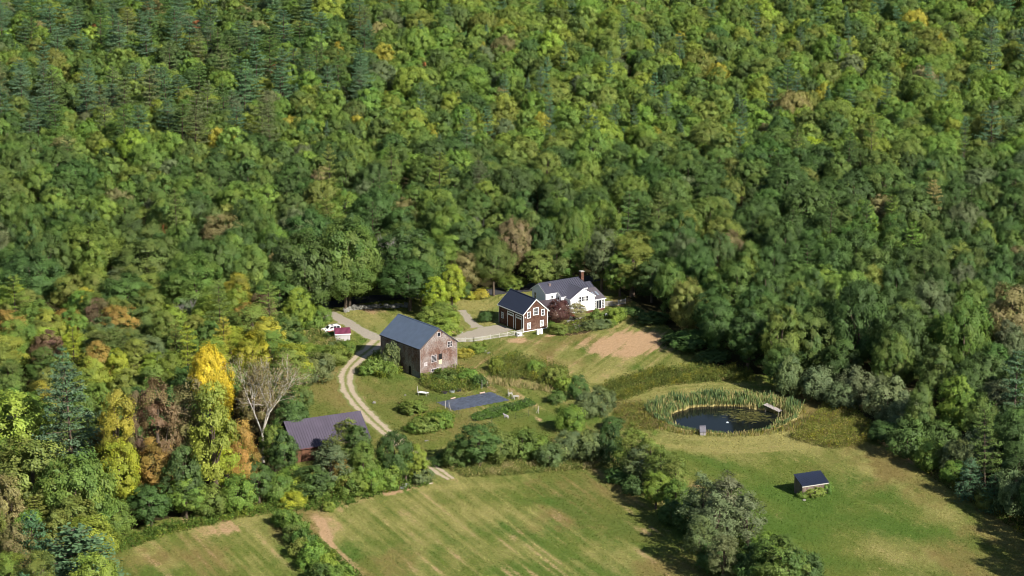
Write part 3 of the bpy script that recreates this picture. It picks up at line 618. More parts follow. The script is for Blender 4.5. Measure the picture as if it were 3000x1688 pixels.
# ------------------------------------------------------------------ CAR
def car():
    p = G(970, 973); root = empty('parked_car', (p.x, p.y, hz(p.x, p.y)), R_(205), 'white sport utility car parked on dry grass behind the small maroon roofed shed', 'car')
    # local x forward (length), y width
    CP = mat('white_car_paint', (.8, .78, .78, 1), .25, .02, spec=.6); RB = mat('tyre_rubber', (.02, .02, .02, 1), .8); RED = mat('red_side_band', col(190, 50, 80), .4)
    L_ = 4.8; w = .93
    body = [(-2.35, .35), (-2.4, .75), (-2.3, 1.02), (-.0, 1.05), (1.15, 1.02), (2.2, .88), (2.4, .65), (2.38, .35)]
    mb = MB(); mb.prism([(x, -w, z) for x, z in body], (0, 2 * w, 0)); mb.build('body', CP, root, bevel=.05)
    cab = [(-2.28, 1.0), (-2.15, 1.55), (-1.9, 1.72), (.1, 1.74), (.55, 1.6), (1.2, 1.02)]
    mb = MB(); mb.prism([(x, -w + .1 + (.06 if z > 1.2 else 0), z) for x, z in cab], (0, 0, 0)) if False else None
    mb = MB(); n = len(cab); a = [(x, -(w - .05) + (.14 if z > 1.3 else 0), z) for x, z in cab]; b = [(x, (w - .05) - (.14 if z > 1.3 else 0), z) for x, z in cab]
    mb.add(a + b, [tuple(range(n)), tuple(range(2 * n - 1, n - 1, -1))] + [(i, i + n, (i + 1) % n + n, (i + 1) % n) for i in range(n)]); mb.build('cabin', CP, root)
    for sg in (-1, 1):
        mb = MB()
        for x0, x1 in ((-2.0, -1.25), (-1.15, -.3), (-.2, .65)):
            y0 = sg * (w - .035); y1 = sg * (w - .17)
            top1 = x1 - (.35 if x1 > .5 else 0)
            mb.add([(x0, y0, 1.1), (x1 + (.1 if x1 > .5 else 0), y0, 1.1), (top1, y1 + sg * .02, 1.58), (x0 + .02, y1 + sg * .02, 1.58)], [(0, 1, 2, 3)])
        mb.build('side_window', GLASS, root)
    mb = MB(); mb.add([(1.17, -.72, 1.1), (1.17, .72, 1.1), (.62, .62, 1.61), (.62, -.62, 1.61)], [(0, 1, 2, 3)]); mb.build('windscreen', GLASS, root)
    mb = MB(); mb.add([(-2.3, -.68, 1.15), (-2.3, .68, 1.15), (-2.2, .6, 1.53), (-2.2, -.6, 1.53)], [(0, 1, 2, 3)]); mb.build('rear_window', GLASS, root)
    mb = MB(); mb.box((-.55, -.4, 1.745), (.0, .4, 1.765)); mb.build('sunroof', GLASS, root)
    mb = MB()
    for sg in (-1, 1): mb.tube((-1.8, sg * .68, 1.8), (.1, sg * .68, 1.8), .025, .025)
    mb.build('roof_rack', mat('rack_black', (.03, .03, .03, 1), .5), root)
    mb = MB(); mb.box((-2.2, -w - .012, .42), (1.2, -w + .01, .62)); mb.box((-2.2, w - .01, .42), (1.2, w + .012, .62)); mb.build('side_band', RED, root)  # red band along both sides of the body
    for x in (-1.5, 1.5):
        for sg in (-1, 1):
            mb = MB(); mb.tube((x, sg * (w - .2), .36), (x, sg * (w + .03), .36), .37, .37, 18); wh = mb.build('wheel', RB, root)
            mb = MB(); mb.tube((x, sg * (w + .0), .36), (x, sg * (w + .05), .36), .2, .2, 14); mb.build('rim', mat('rim', (.5, .5, .52, 1), .3, metal=.8), wh)
    for sg in (-1, 1):
        mb = MB(); mb.box((2.2, sg * .72 - .16, .7), (2.39, sg * .72 + .16, .84)); mb.build('headlight', mat('lamp_glass', (.6, .62, .65, 1), .1), root)
        mb = MB(); mb.box((-2.43, sg * .8 - .1, .8), (-2.3, sg * .8 + .1, 1.1)); mb.build('tail_light', mat('tail_red', (.5, .02, .03, 1), .2), root)
        mb = MB(); mb.box((.85, sg * 1.0 - .1, 1.08), (1.0, sg * 1.0 + .1, 1.24)); mb.build('mirror', CP, root)
car()
# ------------------------------------------------------------------ FENCES, GARDEN, SMALL THINGS
def fence_run(root, P, Q, h=1.1, pick=.27, post=2.4, m=None, posts=True):
    m = m or WHITEWOOD; P = Vector(P); Q = Vector(Q); d = Q - P; L = d.length; d.normalize(); n = Vector((-d.y, d.x, 0))
    mb = MB(); k = int(L / pick)
    for i in range(k + 1):
        c = P + d * (L * i / k); z = hz(c.x, c.y)
        a = c - d * .05; b = c + d * .05; w = n * .02
        mb.add([(*(a - w).xy, z + .05), (*(b - w).xy, z + .05), (*(b + w).xy, z + .05), (*(a + w).xy, z + .05), (*(a - w).xy, z + h), (*(b - w).xy, z + h), (*(b + w).xy, z + h), (*(a + w).xy, z + h)],
               [(0, 3, 2, 1), (4, 5, 6, 7), (0, 1, 5, 4), (1, 2, 6, 5), (2, 3, 7, 6), (3, 0, 4, 7)])
    mb.build('pickets', m, root)
    mb = MB()
    for zz in (.3, h - .15): mb.tube((*(P - n * .06).xy, hz(P.x, P.y) + zz), (*(Q - n * .06).xy, hz(Q.x, Q.y) + zz), .05, .05, 4)
    mb.build('rail', m, root)
    if posts:
        k = max(1, round(L / post))
        for i in range(k + 1):
            c = P + d * (L * i / k); z = hz(c.x, c.y); mb = MB(); mb.box((c.x - .08, c.y - .08, z - .3), (c.x + .08, c.y + .08, z + h + .12)); mb.build('post', m, root)
f1 = empty('picket_fence', (0, 0, 0), 0, 'weathered white picket fence running from the big barn to the brown garage', 'fence')
fence_run(f1, G(1338, 1002), G(1388, 1000)); fence_run(f1, G(1388, 1000), G(1487, 984)); fence_run(f1, G(1507, 981), G(1532, 974))
g1 = empty('fence_gate', (0, 0, 0), 0, 'small white gate with a diagonal brace in the picket fence by the garage corner', 'gate')
def gate(root, P, Q, h=1.1):
    mb = MB(); z0 = hz(P.x, P.y)
    for zz in (.15, h): mb.tube((P.x, P.y, z0 + zz), (Q.x, Q.y, z0 + zz), .045, .045, 4)
    for t in (0.02, 1 - .02): c = P.lerp(Q, t); mb.tube((c.x, c.y, z0 + .05), (c.x, c.y, z0 + h + .1), .05, .05, 4)
    mb.tube((P.x, P.y, z0 + h), (Q.x, Q.y, z0 + .15), .04, .04, 4); mb.build('gate_frame', WHITEWOOD, root)
    mb = MB(); d = (Q - P).normalized()
    for i in range(1, 8): c = P.lerp(Q, i / 8); mb.box((c.x - .03, c.y - .02, z0 + .15), (c.x + .03, c.y + .02, z0 + h)); 
    mb.build('slats', WHITEWOOD, root)
gate(g1, G(1488, 984), G(1506, 981))
f2 = empty('picket_fence', (0, 0, 0), 0, 'pale board fence standing right of the farmhouse sunroom', 'fence'); fence_run(f2, G(1771, 898), G(1793, 896), 1.4, .2)
fence_run(f2, G(1812, 893), G(1832, 889), 1.3, .2)
g2 = empty('fence_gate', (0, 0, 0), 0, 'white cross braced gate in the board fence right of the farmhouse', 'gate'); gate(g2, G(1795, 896), G(1811, 893), 1.3)

def tank(u, v, label):
    p = G(u, v); z = hz(p.x, p.y); r = empty('propane_tank', (p.x, p.y, z), 0, label, 'gas tank', 'white propane tanks at the garage wall')
    mb = MB(); prof = [(0, .34), (.08, .37), (1.15, .37), (1.28, .3), (1.34, .16)]
    for (z0, r0), (z1, r1) in zip(prof, prof[1:]): mb.tube((0, 0, z0 + .05), (0, 0, z1 + .05), r0, r1, 16)
    mb.build('tank_body', WHITE, r, smooth=False)
    mb = MB(); mb.tube((0, 0, 1.36), (0, 0, 1.5), .13, .13, 10); mb.build('valve_cap', WHITE, r)
tank(1576, 978.5, 'white upright propane tank at the brown garage wall, left one of the pair'); tank(1585.5, 977, 'white upright propane tank at the brown garage wall, right one of the pair')
p = G(1521, 982); r = empty('generator', (p.x, p.y, hz(p.x, p.y)), R_(30), 'white standby generator box on a slab at the garage corner', 'generator')
mb = MB(); mb.box((-.65, -.4, .15), (.65, .4, .95)); mb.build('housing', WHITE, r, bevel=.04)
mb = MB(); mb.box((-.6, -.41, .3), (-.1, -.402, .8)); mb.build('grille', mat('dark_grille', (.1, .1, .1, 1), .6), r)
mb = MB(); mb.box((-.9, -.7, -.1), (1.1, .6, .14)); mb.build('slab', mat('concrete', col(176, 168, 156), .9), r)

# vegetable garden
TARP = mat('black_plastic_sheet', col(90, 96, 110), .42, .6, 2.4, spec=.6, bump=1.0)  # wrinkle highlights are put into the colour as noisy lighter streaks
def tarp():
    c = [G(1279, 1176), G(1438, 1146), G(1494, 1171), G(1330, 1200)]
    n = 40; V = []; rr = np.random.default_rng(3); E = 0
    for j in range(n + 1):
        for i in range(n + 1):
            a = c[0].lerp(c[1], i / n); b = c[3].lerp(c[2], i / n); q = a.lerp(b, j / n)
            e = min(i, j, n - i, n - j)
            if e == 0: q = q + Vector((rr.normal() * .12, rr.normal() * .12, 0))
            V.append((q.x, q.y, hz(q.x, q.y) + .05 + .03 * math.sin(i * 1.7 + j * .9) + .03 * rr.normal() * .6 + (0 if e else -.02)))
    F = [(j * (n + 1) + i, j * (n + 1) + i + 1, (j + 1) * (n + 1) + i + 1, (j + 1) * (n + 1) + i) for j in range(n) for i in range(n)]
    props(link('tarp', mesh_np('tarp', V, F, TARP)), 'dark blue grey plastic sheet spread over the vegetable garden', 'tarp')
    for k, (u0, v0, u1, v1, w, lab) in enumerate([(1405, 1151.5, 1420, 1148.5, .28, 'pale board weighting the far edge of the dark sheet, longer right one'), (1320, 1167, 1334, 1164, .25, 'pale board weighting the far edge of the dark sheet, shorter left one')]):
        A = G(u0, v0); B = G(u1, v1); mb = MB(); z = hz(A.x, A.y) + .16; mb.tube((A.x, A.y, z), (B.x, B.y, z), w * .6, w * .6, 4); props(mb.build('board', mat('tan_board', col(205, 180, 160), .8)), lab, 'board', 'boards holding down the sheet')
tarp()
def wire_fence():
    root = empty('wire_fence', (0, 0, 0), 0, 'thin wire fence on slim metal stakes round the vegetable garden', 'fence')
    pts = [(1222, 1152), (1250, 1162), (1279, 1180), (1305, 1192), (1343, 1210), (1374, 1232), (1440, 1236), (1511, 1225), (1548, 1217), (1578, 1209), (1565, 1200), (1526, 1177), (1500, 1166), (1465, 1148), (1444, 1137), (1412, 1133)]
    Dk = mat('dark_wire', (.05, .055, .05, 1), .5)
    P = [G(*p) for p in pts]; mb = MB()
    for a, b in zip(P, P[1:]):
        for h in (.35, .8, 1.25): mb.tube((a.x, a.y, hz(a.x, a.y) + h), (b.x, b.y, hz(b.x, b.y) + h), .012, .012, 3)
    mb.build('wire', Dk, root)
    for q in P:
        mb = MB(); mb.tube((q.x, q.y, hz(q.x, q.y) - .2), (q.x, q.y, hz(q.x, q.y) + 1.6), .03, .03, 5); mb.build('stake', Dk, root)
wire_fence()
def wpost(u, v, h, lab, brace=None):
    p = G(u, v); z = hz(p.x, p.y); r = empty('fence_post', (p.x, p.y, z), 0, lab, 'post', 'whitish wooden posts round the vegetable garden')
    mb = MB(); mb.tube((0, 0, -.3), (0, 0, h), .075, .06, 7); mb.build('post', WHITEWOOD, r)
    if brace:
        q = G(*brace) - p; mb = MB(); mb.tube((0, 0, h * .72), (q.x, q.y, 0), .05, .05, 5); mb.build('brace', WHITEWOOD, r)
wpost(1223, 1149.5, 1.7, 'whitish post at the left corner of the garden beside the white table', (1226, 1150))
wpost(1304.5, 1194, 1.9, 'whitish post at the near left edge of the dark sheet, without a brace')
wpost(1315.5, 1199, 2.0, 'whitish braced post at the near left corner of the dark sheet', (1322, 1201))
wpost(1412, 1136, 2.1, 'tall whitish post at the far garden gate', (1420, 1121))
wpost(1427.5, 1131, 1.3, 'short greyish post right of the tall post at the far garden gate')
wpost(1488.5, 1162, 1.9, 'tall whitish post at the right corner of the dark sheet, without a brace')
wpost(1500, 1167, 2.0, 'whitish braced post at the right corner of the dark sheet by the white benches', (1508, 1171))
wpost(1578, 1209, 1.8, 'lone braced post at the far right corner of the wire fence', (1570, 1209))
def table(u, v, L, W, H, rz, lab, nm='table', cat='table', planks=3, grp=None):
    p = G(u, v); r = empty(nm, (p.x, p.y, hz(p.x, p.y)), rz, lab, cat, grp)
    mb = MB()
    for i in range(planks): y0 = -W / 2 + W * i / planks; mb.box((-L / 2, y0 + .01, H - .05), (L / 2, y0 + W / planks - .01, H))
    mb.build('table_top' if cat == 'table' else 'seat', WHITEWOOD if cat != 'table' else WHITE, r)
    for x in (-L / 2 + .15, L / 2 - .15):
        for y in (-W / 2 + .08, W / 2 - .08): mb = MB(); mb.box((x - .04, y - .04, -.1), (x + .04, y + .04, H - .055)); mb.build('leg', WHITEWOOD, r)
table(1240, 1156, 2.3, 1.2, .75, R_(-25), 'long white table beside the left garden post')
table(1495, 1158, .9, 1.0, .7, R_(15), 'short white bench between the two whitish posts at the sheet corner', 'bench', 'bench', 3, 'white benches by the garden')
table(1512, 1165, 1.3, 1.1, .6, R_(15), 'wider white bench right of the braced post at the sheet corner', 'bench', 'bench', 3, 'white benches by the garden')
def tub(u, v, m, lab, mn):
    p = G(u, v); r = empty('stock_tub', (p.x, p.y, hz(p.x, p.y)), 0, lab, 'tub', 'round tubs on the garden grass'); mb = MB(); n = 20; R0 = .72
    V = []; F = []
    for (rr_, z) in ((R0 * .9, 0), (R0, .55), (R0 - .06, .55), (R0 * .84, .08)):
        for i in range(n): t = 2 * math.pi * i / n; V.append((rr_ * math.cos(t), rr_ * .75 * math.sin(t), z))
    for k in range(3): F += [(k * n + i, k * n + (i + 1) % n, (k + 1) * n + (i + 1) % n, (k + 1) * n + i) for i in range(n)]
    F.append(tuple(3 * n + i for i in range(n))); mb.add(V, F); mb.build('shell', m, r)
    mb = MB(); mb.tube((0, 0, .3), (0, 0, .4), .01, .01, 3)
    mb = MB(); 
    for i in range(12):
        t = 2 * math.pi * i / 12; mb.tube((R0 * .8 * math.cos(t), R0 * .6 * math.sin(t), .42), (0, 0, .43), .14, .14, 4)
    mb.build('soil_fill', mat('potting_soil', col(70, 60, 46), .95), r)
BT = mat('black_tub', (.03, .03, .032, 1), .5); ST = mat('galvanised', col(170, 178, 178), .4, metal=.3)
tub(1302, 1151, BT, 'black round tub on the garden grass, left of the galvanised one', 0); tub(1323.5, 1147, ST, 'galvanised metal tub between two black tubs on the garden grass', 0); tub(1343, 1144, BT, 'black round tub on the garden grass, right of the galvanised one', 0)
# sheep
def sheep():
    p = G(1484, 1223); root = empty('sheep', (p.x, p.y, hz(p.x, p.y)), R_(152), 'pale grey sheep standing on the grass in front of the vegetable rows', 'sheep')
    V = []; E = []; Rr = []
    def add(pts, rad, par=None):
        last = par
        for q, r in zip(pts, rad):
            V.append(q); Rr.append(r); i = len(V) - 1
            if last is not None: E.append((last, i))
            last = i
        return last
    add([(-.5, 0, .62), (-.3, 0, .66), (0, 0, .66), (.32, 0, .68), (.5, 0, .72)], [.17, .24, .26, .24, .18])
    n = add([(.66, 0, .92), (.78, 0, 1.02), (.95, 0, .94)], [.12, .11, .06], 4)
    for s in (-1, 1):
        add([(.4, s * .13, .42), (.42, s * .13, .2), (.4, s * .13, .02)], [.08, .05, .04], 3)
        add([(-.36, s * .14, .42), (-.44, s * .14, .24), (-.4, s * .14, .02)], [.1, .05, .04], 1)
        add([(.76, s * .14, 1.08)], [.035], 6)
    me = bpy.data.meshes.new('body'); me.from_pydata(V, E, []); ob = link('body', me, root)
    sk = ob.modifiers.new('skin', 'SKIN'); sb = ob.modifiers.new('sub', 'SUBSURF'); sb.levels = sb.render_levels = 1
    for i, r in enumerate(Rr): me.skin_vertices[0].data[i].radius = (r, r)
    me.skin_vertices[0].data[0].use_root = True
    me.materials.append(mat('fleece', col(205, 200, 205), .95, .12, 8))
if True:
    def _sk():
        sheep()
    try: _sk()
    except Exception as ex: print('sheep', ex)
# planks, slab and concrete blocks at the field edge
def slab(u, v, L, W, h, rz, lab, nm, cat, m, grp=None):
    p = G(u, v); mb = MB(Matrix.Rotation(rz, 4, 'Z')); mb.box((-L / 2, -W / 2, 0), (L / 2, W / 2, h)); o = mb.build(nm, m); o.location = (p.x, p.y, hz(p.x, p.y)); props(o, lab, cat, grp)
PL = mat('pale_plank', col(222, 205, 192), .8, .1)
for i, (u, v, l, w_) in enumerate([(1249, 1407, 'far'), (1253, 1411, 'middle'), (1257, 1415, 'near')] and [(1249, 1407, 1.5, 'farthest'), (1253, 1411.5, 1.3, 'middle'), (1257, 1416, 1.6, 'nearest')]):
    slab(u, v, l, .35, .18, R_(28), 'pale plank lying on grass by the track end, %s of three' % w_, 'plank', 'plank', PL, 'three pale planks by the track end')
slab(1153, 1428, 1.5, 1.5, .12, R_(35), 'flat pale paving slab on dry grass left of the concrete blocks', 'paving_slab', 'slab', mat('pale_slab', col(196, 198, 200), .9))
slab(1206, 1411, 1.3, .7, .1, R_(25), 'grey flat stone half hidden in weeds behind the concrete blocks', 'flat_stone', 'stone', MATS['pale_slab'])
CB = mat('concrete_block', col(176, 178, 176), .9, .15)
for i, (du, dv, z, rz, lab) in enumerate([(1178, 1431, 0, 20, 'concrete block at the near left of the small block pile'), (1186, 1427, 0, 20, 'concrete block at the right front of the small block pile'), (1181, 1424, 0, 60, 'concrete block at the back of the small block pile'), (1190, 1424, .25, 35, 'tilted concrete block on the right of the small block pile')]):
    p = G(du, dv); mb = MB(Matrix.Rotation(R_(rz), 4, 'Z'))
    mb.box((-.4, -.25, 0), (.4, -.19, .4)); mb.box((-.4, .19, 0), (.4, .25, .4))
    for x in (-.4, -.03, .34): mb.box((x, -.188, 0), (x + .06, .188, .4))
    o = mb.build('concrete_block', CB); o.location = (p.x, p.y, hz(p.x, p.y) + z); props(o, lab, 'block', 'concrete blocks at the field edge')
p = G(978, 1484); r = empty('barrel', (p.x, p.y, hz(p.x, p.y)), 0, 'small pale blue barrel standing at the end of the weed strip', 'barrel')
mb = MB(); 
for (z0, r0), (z1, r1) in zip([(0, .2), (.2, .24), (.5, .24), (.7, .2)], [(.2, .24), (.5, .24), (.7, .2), (.72, .1)]): mb.tube((0, 0, z0), (0, 0, z1), r0, r1, 14)
mb.build('drum', mat('pale_blue_plastic', col(170, 205, 220), .5), r)
mb = MB(); mb.tube((0, 0, .3), (0, 0, .36), .25, .25, 14); mb.build('hoop', mat('blue_hoop', col(120, 160, 185), .5), r)
# stones
def boulder(u, v, s, lab, seed, nm='boulder'):
    p = G(u, v); mb = MB(); mb.rock((0, 0, s[2] * .5), s, .2, seed); o = mb.build(nm, STONE, smooth=False); o.location = (p.x, p.y, hz(p.x, p.y)); props(o, lab, 'boulder')
boulder(957, 943, (1.0, .9, 1.0), 'pale rounded boulder beside the drive entrance under the shrubs', 1)
boulder(1014, 914, (.9, .8, .9), 'pale standing stone at the foot of the big oak trunk by the drive', 2)
boulder(984, 1431, (.9, .7, .9), 'grey boulder at the weed edge below the open barn', 3)
boulder(1096, 1180, (.45, .4, .35), 'small pale stone on the grass between track and garden', 4)
boulder(1249, 1291, (.5, .3, .2), 'small flat pale stone beside the lower track', 5)
boulder(2356, 1466, (.4, .3, .25), 'small pale stone at the near corner of the field shed', 6)
boulder(1187, 1157, (.3, .3, .2), 'little whitish stone in the grass left of the white table', 7)
def stone_wall(name, pts, lab, h=.9, dens=2.3, size=.42, seed=1):
    P = [G(*p) for p in pts]; rr = random.Random(seed); mb = MB(); k = 0
    for a, b in zip(P, P[1:]):
        L = (b - a).length
        for i in range(int(L * dens * h / .45)):
            q = a.lerp(b, rr.random()); z = hz(q.x, q.y); s = size * rr.uniform(.6, 1.4)
            mb.rock((q.x + rr.gauss(0, .25), q.y + rr.gauss(0, .25), z + rr.uniform(.1, h) * rr.random() ** .3), (s, s * rr.uniform(.6, 1), s * rr.uniform(.5, .9)), .2, k + seed * 999); k += 1
    props(mb.build(name, STONE), lab, 'stone wall')
stone_wall('stone_wall', [(1018, 908), (1060, 906), (1110, 902), (1160, 901), (1200, 900)], 'tumbled field stone wall in tree shade behind the big barn', .95, 2.6, .5, 2)
stone_wall('stone_wall', [(1372, 872), (1395, 871), (1410, 873)], 'low pale stone wall at the back lawn beside the yellow shrub', .5, 2.2, .4, 3)
stone_wall('stone_wall', [(1662, 950), (1685, 953), (1700, 958), (1745, 960)], 'low rough stone edging of the terrace garden below the farmhouse', .35, 2.0, .35, 4)
stone_wall('stone_wall', [(1405, 1020), (1420, 1027), (1432, 1035)], 'short rubble stone heap in the weeds right of the big barn', .35, 1.8, .35, 5)
# patio
def patio():
    a = [G(1660, 940), G(1700, 930), G(1745, 928), G(1760, 940), G(1700, 947), G(1665, 951)]
    mb = MB(); mb.prism([(p.x, p.y, -.3) for p in a], (0, 0, .42)); props(mb.build('terrace', mat('flagstone', col(170, 166, 160), .9, .2, 1.2)), 'pale flagstone terrace in front of the white farmhouse', kind='structure')
    r = empty('garden_steps', (0, 0, 0), 0, 'pale stone garden steps leading down from the terrace', 'steps')
    for i, (u, v) in enumerate([(1687, 949), (1688, 953), (1690, 957), (1691, 961)]):
        p = G(u, v); mb = MB(Matrix.Translation((p.x, p.y, 0)) @ Matrix.Rotation(R_(20 + 6 * i), 4, 'Z')); mb.box((-.6, -.28, -.3), (.6, .28, .3 - i * .07)); mb.build('step', mat('step_stone', col(190, 186, 176), .9, .15), r)
    p = G(1682, 936); r = empty('planter', (p.x, p.y, .12), R_(10), 'dark square planter box with red flowers on the terrace', 'planter'); mb = MB(); mb.box((-.33, -.33, 0), (.33, .33, .62)); mb.build('box', mat('dark_planter', (.02, .02, .03, 1), .6), r, bevel=.03)
    mb = MB(); rr = random.Random(1)
    for i in range(60): x, y, z = rr.gauss(0, .2), rr.gauss(0, .2), .66 + rr.random() * .35; mb.add([(x - .07, y, z), (x + .07, y, z - .03), (x, y + .05, z + .08)], [(0, 1, 2)])
    mb.build('flowers', mat('red_flowers', col(200, 60, 70), .7), r)
    def chair(u, v, rz, m, lab, grp='terrace chairs'):
        p = G(u, v); r = empty('garden_chair', (p.x, p.y, .1), rz, lab, 'chair', grp); mb = MB(); mb.box((-.3, -.28, .4), (.3, .28, .46)); mb.build('seat', m, r)
        n = 10; V = []; 
        for k in range(n + 1): t = math.pi * k / n; V.append((.3 * math.cos(t), .3, .46 + .6 * math.sin(t) ** .6))
        mb = MB(); mb.prism(V, (0, .05, 0)); mb.build('backrest', m, r)
        for sx_ in (-1, 1):
            mb = MB(); mb.box((sx_ * .33 - .04, -.28, .6), (sx_ * .33 + .04, .3, .65)); mb.build('armrest', m, r)
            for sy in (-1, 1): mb = MB(); mb.box((sx_ * .28 - .03, sy * .25 - .03, 0), (sx_ * .28 + .03, sy * .25 + .03, .4)); mb.build('leg', m, r)
    PK = mat('pink_plastic', col(240, 100, 130), .5)
    chair(1676, 931, R_(20), PK, 'bright pink garden chair beside the dark planter', 'terrace chairs')
    chair(1667, 927, R_(40), WHITE, 'white garden chair by the farmhouse wall left of the pink chair')
    chair(1673, 936, R_(140), WHITE, 'white garden chair in front of the pink chair')
    chair(1777, 932, R_(10), WHITE, 'white round backed garden chair among the shrubs, left of its twin'); chair(1787, 931, R_(-10), WHITE, 'white round backed garden chair nearest the yellow flowering bush')
patio()
# sitting things by the oak: timber stakes
for i, (u, v, h, lab) in enumerate([(1026, 903, 2.0, 'taller thin wooden stake right of the big oak trunk by the road'), (1021, 900, 1.2, 'shorter thin wooden stake close to the big oak trunk by the road')]):
    p = G(u, v); mb = MB(); mb.tube((0, 0, 0), (0, 0, h), .06, .05, 6); o = mb.build('stake', mat('tan_stake', col(170, 130, 100), .8)); o.location = (p.x, p.y, 0); props(o, lab, 'stake')
p = G(1338, 968); q = G(1355, 976); mb = MB(); mb.tube((p.x, p.y, .2), (q.x, q.y, .2), .2, .16, 8); props(mb.build('log', mat('white_log', col(225, 222, 220), .8)), 'white barked log lying on mulch by the yellow maple shrubs', 'log')
# ------------------------------------------------------------------ TREES
def unit(v): return v / np.linalg.norm(v, axis=-1, keepdims=True)
def quads(Pc, Nn, s, g, asp=1.0):
    """leaf clump quads at Pc facing Nn with sizes s"""
    n = len(Pc); t = unit(np.cross(Nn, g.normal(size=(n, 3)) + 1e-6)); b = np.cross(Nn, t)
    a = (s * g.uniform(.75, 1.25, n))[:, None]; c = (s * asp * g.uniform(.75, 1.25, n))[:, None]
    fold = Nn * (s * .18)[:, None]
    V = np.stack([Pc - t * a, Pc - b * c + fold, Pc + t * a, Pc + b * c + fold], 1).reshape(-1, 3)
    return V, np.arange(4 * n).reshape(n, 4)
def crown(name, seed, R=6., H=16., zb=3., lobes=34, sub=15, leaf=13, ls=.27, lr=.36, taper=0., density=1.0, jitter=.55, irr=.13):
    g = np.random.default_rng(seed); cz = zb + (H - zb) * .45; up = H - cz; dn = cz - zb
    D_ = []
    while len(D_) < lobes:
        d = unit(g.normal(size=3)); 
        if d[2] < -.55 and g.random() < .6: continue
        if all(np.dot(d, e) < math.cos(1.35 * math.sqrt(3.0 / lobes)) for e in D_) or g.random() < .04: D_.append(d)
    P = []; N_ = []; S = []; A = []
    off = g.normal(size=2) * R * .07
    LC = []
    for d in D_:
        rad = g.uniform(.95 - irr, .95 + irr); lrr = lr * R * g.uniform(.7, 1.3)
        w = 1 - taper * max(0, d[2])
        c = np.array([d[0] * R * w + off[0], d[1] * R * w + off[1], d[2] * (up if d[2] > 0 else dn)]) * (1 - .5 * lrr / R) * rad * np.array([.82, .82, .86]); c[2] += cz
        LC.append(c); outw = unit(d * np.array([1 / R, 1 / R, 1 / up]) * R)
        lb = g.normal() * .12; lh = g.normal() * .26
        for k in range(sub):
            sdn = unit(g.normal(size=3) + outw * 1.0 + np.array([0, 0, .35])); sc = c + sdn * lrr * g.uniform(.75, 1.05)
            sb = g.normal() * .10; m = max(3, int(leaf * density * g.uniform(.6, 1.4)))
            pc = sc + g.normal(size=(m, 3)) * lrr * .22 * np.array([1, 1, .9])
            nn = unit(sdn * 1.15 + outw * .25 + g.normal(size=(m, 3)) * jitter * .55 + np.array([0, 0, .25]))
            P.append(pc); N_.append(nn); S.append(np.full(m, ls))
            a = np.empty((m, 3)); a[:, 0] = np.clip(1 + lb + sb + g.normal(size=m) * .08, .5, 1.6); a[:, 1] = np.clip(.5 + lh + g.normal(size=m) * .08, 0, 1); a[:, 2] = 0; A.append(a)
    P = np.concatenate(P); N_ = np.concatenate(N_); S = np.concatenate(S); A = np.concatenate(A)
    P[:, 2] = np.maximum(P[:, 2], .15)
    V, F = quads(P, N_, S, g)
    me = mesh_np(name, V, F, FOL, A)
    # trunk with limbs into the crown
    mb = MB(); r0 = .03 * H * .75; top = cz + up * .45
    pts = [(0, 0, -.5), (g.normal() * .15, g.normal() * .15, zb * .7), (off[0] * .5, off[1] * .5, cz), (off[0], off[1], top)]
    rs = [r0 * 1.25, r0, r0 * .6, r0 * .2]
    for i in range(3): mb.tube(pts[i], pts[i + 1], rs[i], rs[i + 1], 7)
    for i in g.permutation(len(LC))[:9]:
        t = g.uniform(.15, .8); z0 = zb * .7 + (top - zb * .7) * t * .6; s0 = Vector((off[0] * .5 * t, off[1] * .5 * t, z0))
        mb.tube(s0, tuple(LC[i]), r0 * .35, r0 * .12, 5)
    tm = bpy.data.meshes.new(name + '_trunk'); tm.from_pydata([tuple(v) for v in mb.v], [], mb.f); tm.materials.append(BARK)
    return dict(crown=me, trunk=tm, R=R, H=H)
